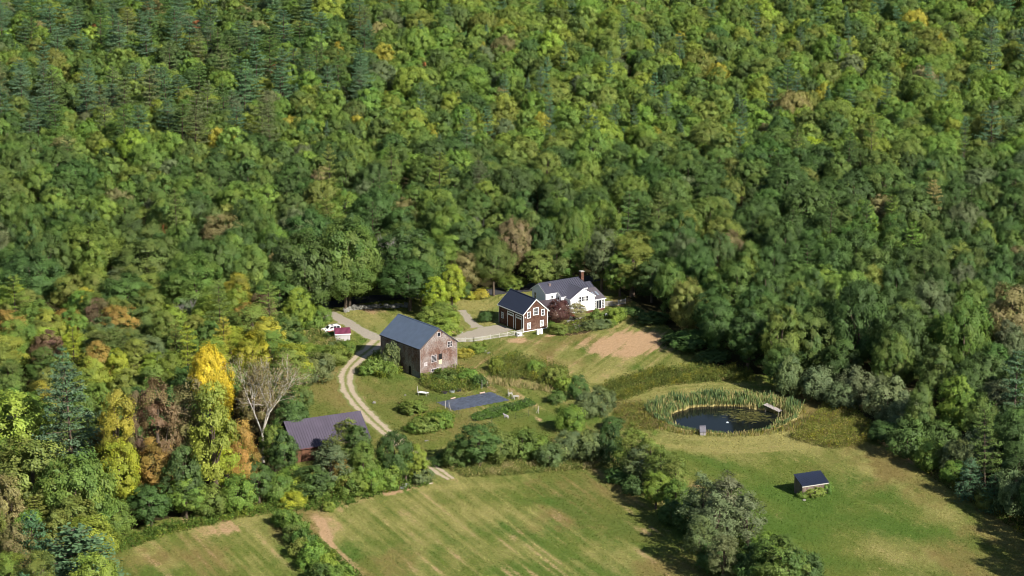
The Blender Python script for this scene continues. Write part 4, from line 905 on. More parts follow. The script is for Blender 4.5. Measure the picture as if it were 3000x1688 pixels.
def pine(name, seed, R=4.6, H=20., zb=3.0, step=.95, nb=6, ls=.26, power=.75, droop=.12, plume=26):
    g = np.random.default_rng(seed); P = []; N_ = []; A = []; mb = MB(); mb.tube((0, 0, -.5), (0, 0, H * .97), .024 * H * .7, .04, 7)
    z = zb
    while z < H - .5:
        f = (z - zb) / (H - zb); L0 = R * (1 - f) ** power * g.uniform(.75, 1.15) + .35
        n = nb if f < .85 else 4; ph = g.uniform(0, 6.28)
        for k in range(n):
            if g.random() < .08: continue
            az = ph + 2 * math.pi * k / n + g.normal() * .2; L = L0 * g.uniform(.6, 1.15); rise = g.uniform(.02, .28) + .35 * f
            dx, dy = math.cos(az), math.sin(az); m = int(plume * L / 3.2) + 8
            t = g.uniform(.18, 1, m) ** .8; lat = g.normal(size=m) * (.16 + .24 * t) * L * .5
            px = dx * L * t - dy * lat; py = dy * L * t + dx * lat
            pz = z + L * t * rise - droop * L * t * t + g.normal(size=m) * .12 + g.normal() * .1
            P.append(np.stack([px, py, pz], 1)); nn = np.stack([dx * .25 * t, dy * .25 * t, np.ones(m)], 1) + g.normal(size=(m, 3)) * .45; N_.append(unit(nn))
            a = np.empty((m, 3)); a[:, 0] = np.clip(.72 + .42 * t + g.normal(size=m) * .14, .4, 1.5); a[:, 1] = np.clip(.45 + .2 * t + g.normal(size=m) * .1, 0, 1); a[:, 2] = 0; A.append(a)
            mb.tube((0, 0, z), (dx * L * .8, dy * L * .8, z + L * .8 * rise), .05, .02, 3)
        z += step * g.uniform(.7, 1.3) * (1 - .35 * f)
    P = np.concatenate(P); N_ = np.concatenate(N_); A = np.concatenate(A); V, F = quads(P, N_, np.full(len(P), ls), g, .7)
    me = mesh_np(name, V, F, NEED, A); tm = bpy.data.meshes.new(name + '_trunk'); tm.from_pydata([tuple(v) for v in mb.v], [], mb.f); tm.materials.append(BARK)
    return dict(crown=me, trunk=tm, R=R, H=H)
def limbs(mb, g, p, d, L, r, depth, spread=.55, tips=None):
    q = p + d * L; mb.tube(p, q, r, r * .66, 6 if depth > 2 else 4)
    if depth == 0:
        if tips is not None: tips.append(q)
        return
    if tips is not None and depth < 3: tips.append(q)
    for k in range(3 if depth > 2 else (3 if g.random() < .5 else 2)):
        nd = (d + Vector(g.normal(size=3)) * spread + Vector((0, 0, .12))).normalized(); limbs(mb, g, q, nd, L * g.uniform(.62, .88), r * .6, depth - 1, spread, tips)
def bare(name, seed, H=14., first=.28, depth=5, leaves=0, m=None, ls=.2, spread=.42):
    g = np.random.default_rng(seed); mb = MB(); tips = []
    L = H * first; n0 = Vector((0, 0, 1)); mb.tube((0, 0, -.4), (0, 0, L), .02 * H * .8, .016 * H * .8, 8)
    for k in range(3):
        az = k * 2.1 + g.normal() * .3; d = Vector((math.cos(az) * .42, math.sin(az) * .42, 1)).normalized(); limbs(mb, g, Vector((0, 0, L)), d, H * .25, .011 * H, depth, spread, tips)
    V = np.array([tuple(v) for v in mb.v]); top = V[:, 2].max(); k = H / top
    tm = bpy.data.meshes.new(name + '_trunk'); tm.from_pydata([tuple(v * k) for v in mb.v], [], mb.f); tm.materials.append(m or PALEBARK)
    R = np.abs(V[:, :2] * k).max(); out = dict(trunk=tm, R=R, H=H, crown=None)
    if leaves:
        T = np.array([tuple(t) for t in tips]) * k; idx = g.integers(0, len(T), leaves); P = T[idx] + g.normal(size=(leaves, 3)) * .55
        N_ = unit(g.normal(size=(leaves, 3)) + np.array([0, 0, .6])); A = np.stack([np.clip(1 + g.normal(size=leaves) * .2, .5, 1.6), np.clip(.5 + g.normal(size=leaves) * .25, 0, 1), np.zeros(leaves)], 1)
        V_, F_ = quads(P, N_, np.full(leaves, ls), g); out['crown'] = mesh_np(name, V_, F_, FOL, A)
    return out
PR = {
 'oak': [crown('oak_crown', s, R=7.2, H=15.5, zb=1.8, lobes=70, sub=14, leaf=22, ls=.16, lr=.21, irr=.14) for s in (1, 2, 3, 4)],
 'foak': [crown('oak_crown', s, R=6.2, H=15., zb=6.2, lobes=64, sub=11, leaf=18, ls=.165, lr=.215, irr=.13) for s in (91, 92, 93, 94)],
 'fmaple': [crown('maple_crown', s, R=4.4, H=14.5, zb=6.0, lobes=44, sub=11, leaf=16, ls=.15, lr=.27, taper=.1, irr=.16) for s in (95, 96, 97, 98, 99)],
 'yardoak': [crown('oak_crown', s, R=7.6, H=16.5, zb=4.6, lobes=64, sub=14, leaf=22, ls=.16, lr=.22, irr=.2) for s in (5, 6)],
 'maple': [crown('maple_crown', s, R=4.6, H=15., zb=2.0, lobes=48, sub=12, leaf=22, ls=.145, lr=.27, taper=.2, jitter=.65, irr=.22) for s in (11, 12, 13, 14, 15)],
 'tall': [crown('tall_crown', s, R=3.3, H=18., zb=2.5, lobes=34, sub=15, leaf=24, ls=.115, lr=.36, taper=.45, jitter=.75, irr=.34) for s in (21, 22, 23, 24)],
 'birch': [crown('birch_crown', s, R=3.0, H=12.5, zb=1.5, lobes=36, sub=13, leaf=13, ls=.12, lr=.34, taper=.5, jitter=.9, irr=.3) for s in (31, 32, 33)],
 'round': [crown('round_crown', s, R=3.4, H=6.2, zb=.2, lobes=30, sub=14, leaf=17, ls=.13, lr=.32, jitter=.75, irr=.2) for s in (41, 42, 43, 44)],
 'shrub': [crown('shrub_crown', s, R=2.2, H=2.6, zb=0, lobes=20, sub=12, leaf=13, ls=.12, lr=.38, jitter=.85, irr=.25) for s in (51, 52, 53)],
 'pine': [pine('pine_crown', s, R=5.2, H=19, zb=3, step=1.45, nb=6, plume=64, ls=.19, power=.55, droop=.10) for s in (61, 62, 63, 64)],
 'youngpine': [pine('young_pine_crown', s, R=3.8, H=10, zb=.4, step=.6, nb=7, power=.65, plume=40, ls=.18) for s in (71, 72)],
 'spruce': [pine('spruce_crown', s, R=2.6, H=14, zb=1, step=.5, nb=8, power=1.0, droop=.3, ls=.17, plume=26) for s in (81, 82)],
}
KN = {'foak': ('oak_tree', 'oak'), 'fmaple': ('maple_tree', 'maple'), 'yardoak': ('oak_tree', 'oak'), 'oak': ('oak_tree', 'oak'), 'maple': ('maple_tree', 'maple'), 'tall': ('tall_tree', 'tree'), 'birch': ('birch_tree', 'birch'), 'round': ('small_tree', 'small tree'), 'shrub': ('bush', 'bush'),
      'pine': ('pine_tree', 'pine'), 'youngpine': ('young_pine', 'young pine'), 'spruce': ('spruce_tree', 'spruce'), 'bare': ('bare_tree', 'bare tree')}
WORD = {'foak': 'broad oak', 'fmaple': 'domed maple', 'yardoak': 'spreading oak with a bare trunk', 'oak': 'broad domed oak', 'maple': 'rounded maple', 'tall': 'tall slender leafy tree', 'birch': 'feathery birch', 'round': 'small round leafy tree', 'shrub': 'bush', 'pine': 'layered white pine', 'youngpine': 'young bushy pine', 'spruce': 'narrow pointed spruce'}
COLS = {'dark': (70, 92, 50), 'green': (98, 128, 58), 'mid': (84, 112, 54), 'olive': (124, 132, 62), 'ygreen': (140, 154, 60), 'lime': (162, 168, 50), 'yellow': (226, 204, 58), 'gold': (172, 162, 60), 'orange': (164, 130, 70),
        'brown': (126, 108, 78), 'maroon': (118, 92, 74), 'rust': (160, 88, 62), 'blue': (86, 120, 84), 'sage': (96, 112, 76), 'purple': (92, 48, 52), 'greyg': (108, 118, 80), 'tan': (146, 134, 92), 'bgreen': (96, 126, 56)}
CW = {'dark': 'dark green', 'green': 'fresh green', 'mid': 'mid green', 'olive': 'olive green', 'ygreen': 'yellow green', 'lime': 'bright lime yellow', 'yellow': 'bright golden yellow', 'gold': 'golden', 'orange': 'orange brown', 'brown': 'brownish',
      'maroon': 'maroon brown', 'rust': 'rusty red', 'blue': 'blue green', 'sage': 'sage green', 'purple': 'dark purple', 'greyg': 'grey green', 'tan': 'pale tan', 'bgreen': 'bright green'}
LK = .92
SECOND = {'yellow': 'gold', 'gold': 'olive', 'lime': 'bgreen', 'orange': 'olive', 'maroon': 'olive', 'brown': 'olive', 'tan': 'olive', 'rust': 'orange', 'ygreen': 'bgreen', 'dark': 'green', 'mid': 'olive', 'green': 'ygreen', 'olive': 'green', 'blue': 'sage', 'sage': 'olive', 'greyg': 'sage', 'purple': 'maroon', 'bgreen': 'ygreen'}
def tint(cn, g, v=.08):
    k = np.exp(g.normal() * v) * np.exp(g.normal(size=3) * v * .6) * LK
    a = np.array(lin(COLS[cn])) * k; b = np.array(lin(COLS[SECOND[cn]])) * k; b = .5 * a + .5 * b
    return [float(x) for x in np.clip(a, .004, .8)], [float(x) for x in np.clip(b, .004, .8)]
TREES = []          # (x,y,r,kind,colour,u,v)
tg = np.random.default_rng(5)
def put(kind, x, y, w, h, cn, label=None, group=None, tnt=None):
    pr = PR[kind][int(tg.integers(len(PR[kind])))]; z = hz(x, y)
    o = bpy.data.objects.new(KN[kind][0], None); C.objects.link(o); o.location = (x, y, z - .1); o.rotation_euler = (tg.normal() * .02, tg.normal() * .02, tg.uniform(0, 6.28))
    sx = w / 2 / pr['R']; o.scale = (sx, sx, h / pr['H'])
    for nm, me in (('crown', pr['crown']), ('trunk', pr['trunk'])):
        if me is None: continue
        c = bpy.data.objects.new(nm if kind != 'shrub' or nm == 'trunk' else 'foliage', me); C.objects.link(c); c.parent = o
        if nm == 'crown': c['tint'], c['tint2'] = tint(cn, tg)
    o['category'] = KN[kind][1]
    TREES.append(dict(o=o, x=x, y=y, w=w, h=h, kind=kind, c=cn, label=label, group=group)); return o
def T(kind, x, ytop, w, ybase, cn, label=None, group=None):
    """x, top, width, base in survey px (2576 wide)"""
    p = D(x, ybase); s = proj(p.x, p.y)[2] / K; lo, hi = 0.5, 45
    for _ in range(40):
        m = (lo + hi) / 2
        if proj(p.x, p.y, m)[1] / K > ytop: lo = m
        else: hi = m
    # crown stands back from its lowest seen edge
    return put(kind, p.x, p.y, w / s, lo, cn, label, group)
HAND = [
 # lower left wood, front row
 ('youngpine', 200, 1320, 270, 1500, 'blue'), ('youngpine', 90, 1285, 130, 1470, 'blue'), ('birch', 45, 1300, 100, 1480, 'brown'), ('maple', 175, 1240, 150, 1400, 'olive'), ('maple', 20, 1180, 110, 1400, 'tan'), ('youngpine', 60, 1440, 150, 1600, 'blue'),
 ('pine', 190, 905, 210, 1265, 'blue'), ('pine', 165, 870, 100, 1140, 'blue'), ('maple', 50, 975, 190, 1235, 'ygreen'), ('maple', 90, 1090, 220, 1345, 'olive'), ('oak', 190, 1130, 220, 1370, 'green'), ('maple', 10, 1100, 120, 1320, 'green'),
 ('tall', 300, 955, 105, 1290, 'gold'), ('maple', 300, 1095, 125, 1305, 'lime'), ('tall', 272, 1040, 90, 1240, 'orange'), ('tall', 400, 930, 115, 1275, 'maroon'), ('tall', 355, 960, 70, 1270, 'maroon'), ('tall', 395, 1085, 95, 1290, 'orange'), ('tall', 478, 925, 120, 1265, 'brown'),
 ('tall', 545, 925, 120, 1285, 'ygreen'), ('tall', 575, 1040, 100, 1270, 'lime'), ('tall', 612, 1015, 84, 1270, 'orange'), ('maple', 460, 1110, 110, 1300, 'dark'), ('oak', 540, 862, 125, 1110, 'yellow'), ('maple', 632, 830, 110, 1010, 'lime'),
 ('maple', 380, 1210, 110, 1330, 'dark'), ('round', 290, 1260, 100, 1345, 'green'), ('round', 250, 1290, 90, 1355, 'bgreen'), ('maple', 470, 1190, 100, 1305, 'green'), ('round', 600, 1200, 100, 1290, 'green'), ('round', 530, 1220, 90, 1300, 'olive'), ('maple', 650, 1150, 90, 1270, 'dark'),
 ('round', 700, 1190, 90, 1262, 'green'), ('round', 750, 1200, 90, 1258, 'ygreen'), ('round', 735, 1235, 70, 1275, 'lime'), ('round', 790, 1190, 90, 1255, 'green'), ('maple', 716, 1078, 80, 1215, 'dark'), ('maple', 740, 985, 100, 1130, 'dark'),
 # round the open barn
 ('birch', 880, 1045, 110, 1180, 'olive'), ('maple', 900, 1060, 90, 1190, 'dark'), ('birch', 828, 1100, 100, 1245, 'greyg'), ('maple', 850, 1140, 70, 1235, 'orange'), ('maple', 915, 1100, 80, 1228, 'olive'), ('maple', 790, 1165, 110, 1260, 'dark'), ('round', 880, 1180, 90, 1245, 'bgreen'),
 ('round', 935, 1180, 70, 1238, 'green'), ('round', 740, 1170, 90, 1240, 'green'), ('oak', 995, 1080, 105, 1215, 'dark'), ('maple', 1045, 1108, 75, 1212, 'ygreen'), ('round', 975, 1160, 80, 1225, 'green'), ('shrub', 1060, 1180, 60, 1212, 'sage'), ('birch', 1020, 1120, 60, 1215, 'green'),
 ('maple', 690, 1060, 70, 1190, 'green'), ('round', 760, 975, 60, 1035, 'mid'), ('maple', 655, 930, 110, 1110, 'brown'),
 # orchard and shrubs west of the track
 ('round', 800, 888, 95, 962, 'sage'), ('round', 845, 868, 75, 918, 'olive'), ('round', 738, 840, 70, 890, 'green'), ('shrub', 812, 875, 60, 900, 'green'), ('shrub', 780, 870, 60, 897, 'ygreen'), ('round', 872, 855, 50, 890, 'green'), ('round', 770, 920, 60, 970, 'sage'), ('shrub', 835, 835, 40, 850, 'dark'),
 ('round', 715, 790, 90, 860, 'olive'), ('maple', 640, 760, 130, 900, 'olive'), ('shrub', 790, 800, 60, 830, 'green'), ('round', 805, 770, 60, 822, 'green'), ('shrub', 850, 860, 50, 880, 'sage'),
 # oaks behind the drive
 ('oak', 772, 588, 190, 800, 'dark'), ('oak', 878, 548, 190, 775, 'mid'), ('oak', 1012, 575, 200, 745, 'dark'), ('yardoak', 1030, 652, 175, 782, 'dark'), ('yardoak', 868, 640, 170, 785, 'mid'), ('oak', 640, 620, 130, 800, 'green'), ('oak', 700, 690, 150, 815, 'mid'), ('oak', 1060, 600, 110, 760, 'mid'),
 ('oak', 500, 640, 180, 800, 'mid'), ('oak', 230, 560, 190, 720, 'green'), ('oak', 370, 600, 190, 760, 'mid'), ('oak', 90, 630, 190, 790, 'dark'), ('maple', 560, 530, 120, 680, 'tan'), ('birch', 470, 750, 70, 850, 'greyg'), ('oak', 780, 520, 150, 690, 'dark'), ('oak', 330, 690, 170, 830, 'dark'),
 ('maple', 1095, 690, 75, 798, 'lime'), ('maple', 1135, 658, 75, 790, 'lime'), ('round', 1085, 775, 90, 838, 'olive'), ('round', 1125, 785, 85, 845, 'ygreen'), ('round', 1110, 755, 80, 815, 'green'), ('maple', 1170, 625, 85, 745, 'tan'), ('yardoak', 1242, 600, 115, 744, 'mid'), ('round', 1290, 690, 70, 728, 'green'),
 ('shrub', 1210, 730, 42, 750, 'gold'), ('shrub', 1185, 735, 40, 752, 'gold'), ('shrub', 1222, 785, 36, 808, 'dark'), ('round', 1165, 710, 50, 752, 'dark'),
 ('oak', 1300, 545, 120, 690, 'brown'), ('maple', 1350, 620, 90, 730, 'olive'), ('tall', 1440, 590, 70, 720, 'mid'), ('maple', 1515, 560, 100, 735, 'greyg'), ('tall', 1590, 570, 110, 745, 'olive'), ('maple', 1400, 600, 90, 722, 'mid'), ('maple', 1560, 620, 90, 745, 'green'), ('maple', 1640, 640, 100, 760, 'dark'), ('maple', 1690, 660, 90, 780, 'green'),
 # house garden
 ('round', 1405, 752, 62, 810, 'purple'), ('birch', 1455, 757, 56, 802, 'tan'), ('shrub', 1404, 815, 48, 838, 'olive'), ('shrub', 1388, 812, 26, 832, 'bgreen'), ('shrub', 1488, 808, 50, 827, 'sage'), ('shrub', 1512, 803, 50, 824, 'sage'), ('shrub', 1500, 780, 36, 805, 'green'), ('shrub', 1535, 805, 40, 820, 'olive'),
 ('shrub', 1548, 778, 50, 808, 'ygreen'), ('shrub', 1560, 775, 40, 795, 'green'), ('shrub', 1530, 775, 30, 795, 'olive'),
 # right hand wood edge
 ('maple', 1730, 700, 100, 820, 'green'), ('shrub', 1640, 785, 90, 808, 'dark'), ('round', 1740, 830, 120, 880, 'dark'), ('maple', 1850, 640, 110, 830, 'mid'), ('maple', 1920, 650, 90, 840, 'dark'), ('maple', 1800, 720, 110, 870, 'dark'), ('maple', 1880, 760, 120, 930, 'dark'), ('maple', 1960, 760, 110, 960, 'mid'),
 ('maple', 1960, 860, 90, 985, 'dark'), ('round', 1985, 895, 80, 995, 'sage'), ('oak', 2050, 770, 150, 950, 'mid'), ('round', 2060, 920, 100, 1010, 'greyg'), ('oak', 2160, 700, 170, 950, 'dark'), ('oak', 2260, 760, 150, 980, 'dark'), ('round', 2160, 925, 110, 1020, 'greyg'), ('round', 2230, 950, 120, 1060, 'greyg'),
 ('round', 2120, 960, 90, 1030, 'greyg'), ('round', 2290, 990, 120, 1090, 'greyg'), ('round', 2230, 1060, 90, 1110, 'dark'), ('round', 2340, 1110, 80, 1185, 'bgreen'), ('round', 2280, 1060, 110, 1150, 'dark'), ('round', 2400, 1105, 90, 1200, 'sage'), ('youngpine', 2440, 1150, 90, 1255, 'blue'), ('round', 2460, 1080, 90, 1190, 'greyg'),
 ('round', 2370, 1060, 100, 1140, 'dark'), ('youngpine', 2500, 1190, 80, 1290, 'blue'), ('round', 2540, 1180, 90, 1300, 'greyg'), ('maple', 2560, 1010, 120, 1220, 'dark'), ('pine', 2545, 880, 130, 1130, 'blue'), ('round', 2480, 1230, 60, 1285, 'olive'), ('oak', 2420, 740, 150, 990, 'mid'), ('maple', 2540, 700, 130, 930, 'tan'), ('round', 2400, 1160, 70, 1215, 'green'),
 ('round', 1590, 770, 60, 790, 'dark'), ('shrub', 1700, 840, 90, 862, 'dark'), ('shrub', 1800, 880, 90, 905, 'dark'),
 # hedgerow through the middle
 ('maple', 1205, 1055, 120, 1172, 'dark'), ('round', 1150, 1110, 80, 1172, 'mid'), ('round', 1260, 1080, 90, 1165, 'mid'), ('round', 1310, 1075, 100, 1150, 'green'), ('round', 1360, 1095, 80, 1155, 'green'), ('round', 1380, 1112, 72, 1172, 'sage'), ('round', 1430, 1080, 80, 1155, 'sage'), ('round', 1490, 1080, 100, 1160, 'sage'), ('round', 1530, 1060, 70, 1160, 'dark'),
 ('round', 1435, 1015, 80, 1082, 'green'), ('round', 1455, 942, 56, 1000, 'dark'), ('round', 1515, 970, 75, 1040, 'sage'), ('round', 1475, 985, 70, 1050, 'sage'), ('shrub', 1400, 985, 50, 1010, 'mid'), ('shrub', 1420, 950, 50, 975, 'ygreen'), ('shrub', 1540, 1050, 60, 1075, 'dark'), ('shrub', 1110, 1145, 60, 1165, 'dark'),
 ('birch', 1590, 1060, 90, 1200, 'olive'), ('birch', 1635, 1080, 80, 1215, 'olive'), ('birch', 1665, 1115, 90, 1240, 'olive'), ('birch', 1700, 1130, 70, 1260, 'olive'), ('maple', 1650, 1180, 80, 1280, 'ygreen'), ('birch', 1610, 1110, 90, 1220, 'sage'), ('shrub', 1555, 1180, 70, 1212, 'dark'), ('shrub', 1590, 1200, 60, 1240, 'dark'),
 ('birch', 1770, 1185, 110, 1350, 'greyg'), ('birch', 1830, 1175, 110, 1370, 'greyg'), ('birch', 1800, 1230, 120, 1400, 'greyg'), ('birch', 1880, 1225, 100, 1390, 'greyg'), ('round', 1740, 1260, 90, 1345, 'dark'), ('birch', 1760, 1290, 90, 1430, 'sage'), ('maple', 1700, 1200, 80, 1300, 'green'), ('birch', 1820, 1330, 90, 1470, 'greyg'),
 ('maple', 1960, 1335, 150, 1500, 'mid'), ('round', 1900, 1370, 110, 1480, 'dark'), ('round', 2030, 1390, 80, 1470, 'dark'), ('maple', 1920, 1330, 90, 1450, 'green'), ('round', 1690, 1260, 70, 1320, 'dark'), ('round', 1790, 1370, 80, 1440, 'dark'), ('shrub', 2050, 1225, 60, 1246, 'olive'), ('shrub', 2078, 1215, 34, 1240, 'green'), ('shrub', 2018, 1235, 30, 1250, 'green'),
 # hedge strip in the bottom left field
 ('shrub', 720, 1288, 60, 1325, 'green'), ('shrub', 745, 1300, 60, 1340, 'green'), ('shrub', 735, 1325, 60, 1360, 'mid'), ('shrub', 765, 1335, 60, 1378, 'mid'), ('shrub', 755, 1360, 60, 1400, 'olive'), ('shrub', 790, 1370, 70, 1410, 'green'), ('shrub', 785, 1395, 70, 1432, 'green'), ('shrub', 820, 1400, 70, 1440, 'ygreen'), ('shrub', 850, 1425, 80, 1470, 'green'), ('shrub', 810, 1425, 80, 1465, 'mid'), ('shrub', 705, 1290, 50, 1318, 'green'), ('shrub', 828, 1262, 30, 1285, 'ygreen'),
 # shrubs round barn and garden
 ('shrub', 948, 905, 74, 940, 'olive'), ('shrub', 985, 872, 50, 935, 'sage'), ('shrub', 975, 915, 50, 945, 'green'), ('shrub', 925, 918, 50, 942, 'green'), ('shrub', 1165, 875, 50, 895, 'gold'), ('shrub', 1200, 862, 50, 885, 'olive'), ('shrub', 1180, 930, 60, 955, 'green'), ('shrub', 1120, 930, 60, 955, 'mid'), ('shrub', 1205, 945, 40, 970, 'dark'),
 ('shrub', 1040, 1010, 80, 1035, 'olive'), ('shrub', 1070, 1050, 80, 1082, 'olive'), ('shrub', 1115, 1040, 60, 1075, 'green'), ('shrub', 1045, 1062, 50, 1085, 'green'), ('shrub', 1250, 905, 40, 930, 'ygreen'), ('shrub', 1395, 928, 60, 960, 'olive'), ('shrub', 1345, 910, 50, 935, 'green'),
]
for t in HAND: T(*t)
def special(name, pr, x, ybase, ytop, cn, label, cat='tree', rz=0, wide=1.0):
    p = D(x, ybase); lo, hi = 1, 40
    for _ in range(40):
        m = (lo + hi) / 2
        if proj(p.x, p.y, m)[1] / K > ytop: lo = m
        else: hi = m
    o = bpy.data.objects.new(name, None); C.objects.link(o); o.location = (p.x, p.y, hz(p.x, p.y) - .1); k = lo / pr['H']; o.scale = (k * wide, k * wide, k); o.rotation_euler = (0, 0, rz)
    for nm, me in (('crown', pr['crown']), ('trunk', pr['trunk'])):
        if me is None: continue
        c = bpy.data.objects.new(nm, me); C.objects.link(c); c.parent = o
        if nm == 'crown': c['tint'], c['tint2'] = tint(cn, tg, 0)
    props(o, label, cat); TREES.append(dict(o=o, x=p.x, y=p.y, w=pr['R'] * k * 2, h=lo, kind='bare', c=cn, label=label, group=None)); return o
special('ash_tree', bare('ash', 101, 22, .36, 5, 2600, mat('white_bark', col(214, 204, 190), .8, .15), .16, .40), 662, 1165, 892, 'brown', 'thinning brown tree with long pale trunk and spreading white limbs left of the open barn', rz=.8)
DEAD = bare('dead', 103, 14, .25, 5, 0, mat('grey_dead_wood', col(176, 168, 166), .9), spread=.36)
for i, (x, yb, yt, lab) in enumerate([(1185, 640, 535, 'leafless grey tree with upright branches above the yellow maple'), (985, 715, 575, 'leafless grey crown poking out between the dark oaks behind the barn'), (470, 850, 745, 'leafless grey brush in front of the dark oaks at the left'),
                                      (2405, 560, 500, 'leafless pale tree high among the woods at the right'), (1410, 420, 350, 'small leafless grey tree in the middle of the far woods'), (300, 480, 400, 'leafless reddish grey tree below the pines at the left')]):
    special('dead_tree', DEAD, x, yb, yt, 'brown', lab, 'dead tree', i * 1.3)
# --- procedural wood
taken = [(t['x'], t['y'], t['w'] * .5) for t in TREES if t['kind'] != 'shrub']
cellsz = 12.0; grid = {}
def gadd(x, y, r): grid.setdefault((int(x // cellsz), int(y // cellsz)), []).append((x, y, r))
def gok(x, y, r, k):
    cx, cy = int(x // cellsz), int(y // cellsz)
    for i in (-1, 0, 1):
        for j in (-1, 0, 1):
            for (a, b, c) in grid.get((cx + i, cy + j), ()):
                if (a - x) ** 2 + (b - y) ** 2 < ((c + r) * k) ** 2: return False
    return True
for t in taken: gadd(*t)
fg = np.random.default_rng(21)
PINEZ = [(-200, 30), (500, 20), (860, 60), (880, 320), (760, 400), (460, 450), (200, 440), (-200, 470)]
cands = []
N = 90000
ys = np.sqrt(fg.uniform(505 ** 2, 1280 ** 2, N)); xs = (fg.uniform(-1, 1, N)) * (ys * .19 + 40)
Us, Vs, Ss = proj(xs, ys); ok = ~inpoly(Us, Vs, CLEAR)
ok &= ~((Vs > 870 - 20) & (Vs < 905) & (Us > 560) & (Us < 1010) & (np.abs(Vs - 897) < 8))
fills = []
def pick(names, ps): return names[int(fg.choice(len(names), p=np.array(ps) / sum(ps)))]
lowf = lambda x, y, a, b: math.sin(x * a + 1.3) * math.sin(y * b + .7) + .6 * math.sin(x * a * 2.3 - y * b * 1.7)
for x, y, u, v in zip(xs[ok], ys[ok], Us[ok] / K, Vs[ok] / K):
    if len(fills) > 6000: break
    q = lowf(x, y, .021, .017); near = v > 470
    if v > 780 and u < 900:             # lower left mixed wood
        kind = pick(['maple', 'tall', 'round', 'pine'], [5, 2, .6, .4]); w = fg.uniform(7, 10.5)
        cn = pick(['green', 'olive', 'ygreen', 'lime', 'gold', 'orange', 'mid', 'maroon', 'sage'], [3, 3, 3, 1.2, 1, 1.1, 2, .3, .5]) if 560 < 1e9 and v < 1050 or u < 250 else pick(['dark', 'mid', 'green', 'olive'], [3, 3, 2, 1])
    elif near:
        edge = v > 640
        kind = pick(['oak' if edge else 'foak', 'maple' if edge else 'fmaple', 'tall', 'pine'], [4, 3, .2, .1]); w = fg.uniform(9.5, 15.5) if 'oak' in kind else fg.uniform(7, 10)
        cn = pick(['dark', 'mid', 'green', 'olive', 'brown', 'greyg', 'tan'], [3.2, 3.5, 2.4, 1.4, .12, .3, .15] if u < 1600 else [7, 3, .8, .7, .1, .4, .08])  # right wood gets more dark green: its weaker light is put into leaf colour
    elif inpoly(u + fg.normal() * 60, v + fg.normal() * 30, PINEZ) or (u > 2480 and fg.random() < .4) or (u < 400 and v < 60):
        kind = pick(['pine', 'spruce', 'fmaple', 'foak'], [2.6, .1, 4.6, 1.4]); w = fg.uniform(9.5, 13) if kind == 'pine' else fg.uniform(6, 9.5) if kind != 'spruce' else 4.6
        cn = pick(['blue', 'sage', 'dark'], [4, 1, 1]) if kind in ('pine', 'spruce') else pick(['mid', 'green', 'olive', 'ygreen', 'greyg', 'tan', 'dark', 'bgreen'], [3, 3, 2, .8, .5, .2, 1.5, .8])
    else:
        kind = pick(['fmaple', 'foak', 'spruce', 'pine'], [6, 2.2, .06, .1]); w = fg.uniform(4.8, 10.5) if kind != 'foak' else fg.uniform(8.5, 14.5)
        if kind in ('spruce', 'pine'): w = fg.uniform(4.5, 7)
        g1 = 1.5 if q > .3 else .8
        cn = pick(['mid', 'green', 'olive', 'ygreen', 'gold', 'brown', 'greyg', 'tan', 'dark', 'yellow', 'bgreen'], [3, 4.5, 2.8 * g1, 2.2 * g1, .3 * g1, .06, .5, .08, 1.2 / g1, .0, 2.2]) if kind not in ('spruce', 'pine') else 'blue'
    r = w / 2
    if not gok(x, y, r, (.78 if v < 640 else .78) if kind not in ('pine', 'spruce') else .64): continue
    gadd(x, y, r)
    H = {'oak': fg.uniform(14, 18), 'maple': fg.uniform(13, 17.5), 'foak': fg.uniform(13.5, 19.5), 'fmaple': fg.uniform(11, 18.5), 'tall': fg.uniform(15, 19), 'pine': fg.uniform(17, 23), 'spruce': fg.uniform(12, 16), 'round': fg.uniform(5, 8)}[kind]
    if kind in ('foak', 'fmaple'): H = (15.5 if kind == 'foak' else 14.5) * (w / (12.4 if kind == 'foak' else 8.8)) ** .55 * fg.uniform(.88, 1.12)
    if v > 780 and u < 900: H *= .82
    if kind == 'pine' and y < 640: H *= .8
    fills.append((y, x, kind, w, H, cn))
# hand-seen bright autumn crowns in the far wood (kind, x, top, width, base)
for a in [('maple', 860, 110, 36, 210, 'gold'), ('maple', 682, 110, 34, 215, 'rust'), ('maple', 1065, 160, 30, 260, 'rust'), ('maple', 495, 45, 26, 140, 'rust'), ('maple', 1220, 112, 34, 210, 'gold'), ('maple', 1190, 55, 30, 150, 'ygreen'), ('maple', 2025, 345, 100, 440, 'lime'), ('maple', 2370, 75, 30, 175, 'gold'),
          ('maple', 2490, 150, 30, 250, 'gold'), ('maple', 240, 50, 30, 150, 'rust'), ('maple', 410, 545, 50, 640, 'rust'), ('maple', 2145, 500, 54, 600, 'rust'), ('maple', 1275, 170, 30, 260, 'maroon'), ('maple', 900, 260, 50, 350, 'gold'), ('maple', 1180, 470, 60, 570, 'lime'), ('maple', 2230, 60, 26, 160, 'yellow'),
          ('maple', 210, 720, 80, 830, 'gold'), ('maple', 300, 760, 110, 890, 'orange'), ('maple', 170, 770, 90, 890, 'orange'), ('maple', 110, 800, 90, 920, 'olive'), ('maple', 195, 830, 100, 940, 'lime'), ('maple', 250, 850, 80, 1010, 'orange'), ('maple', 30, 830, 90, 960, 'green'), ('maple', 610, 360, 70, 470, 'ygreen'), ('maple', 1500, 450, 40, 520, 'tan'), ('maple', 2400, 600, 110, 740, 'olive')]:
    T(*a)
fills.sort(key=lambda f: f[0])
cnt = {}; rest = []
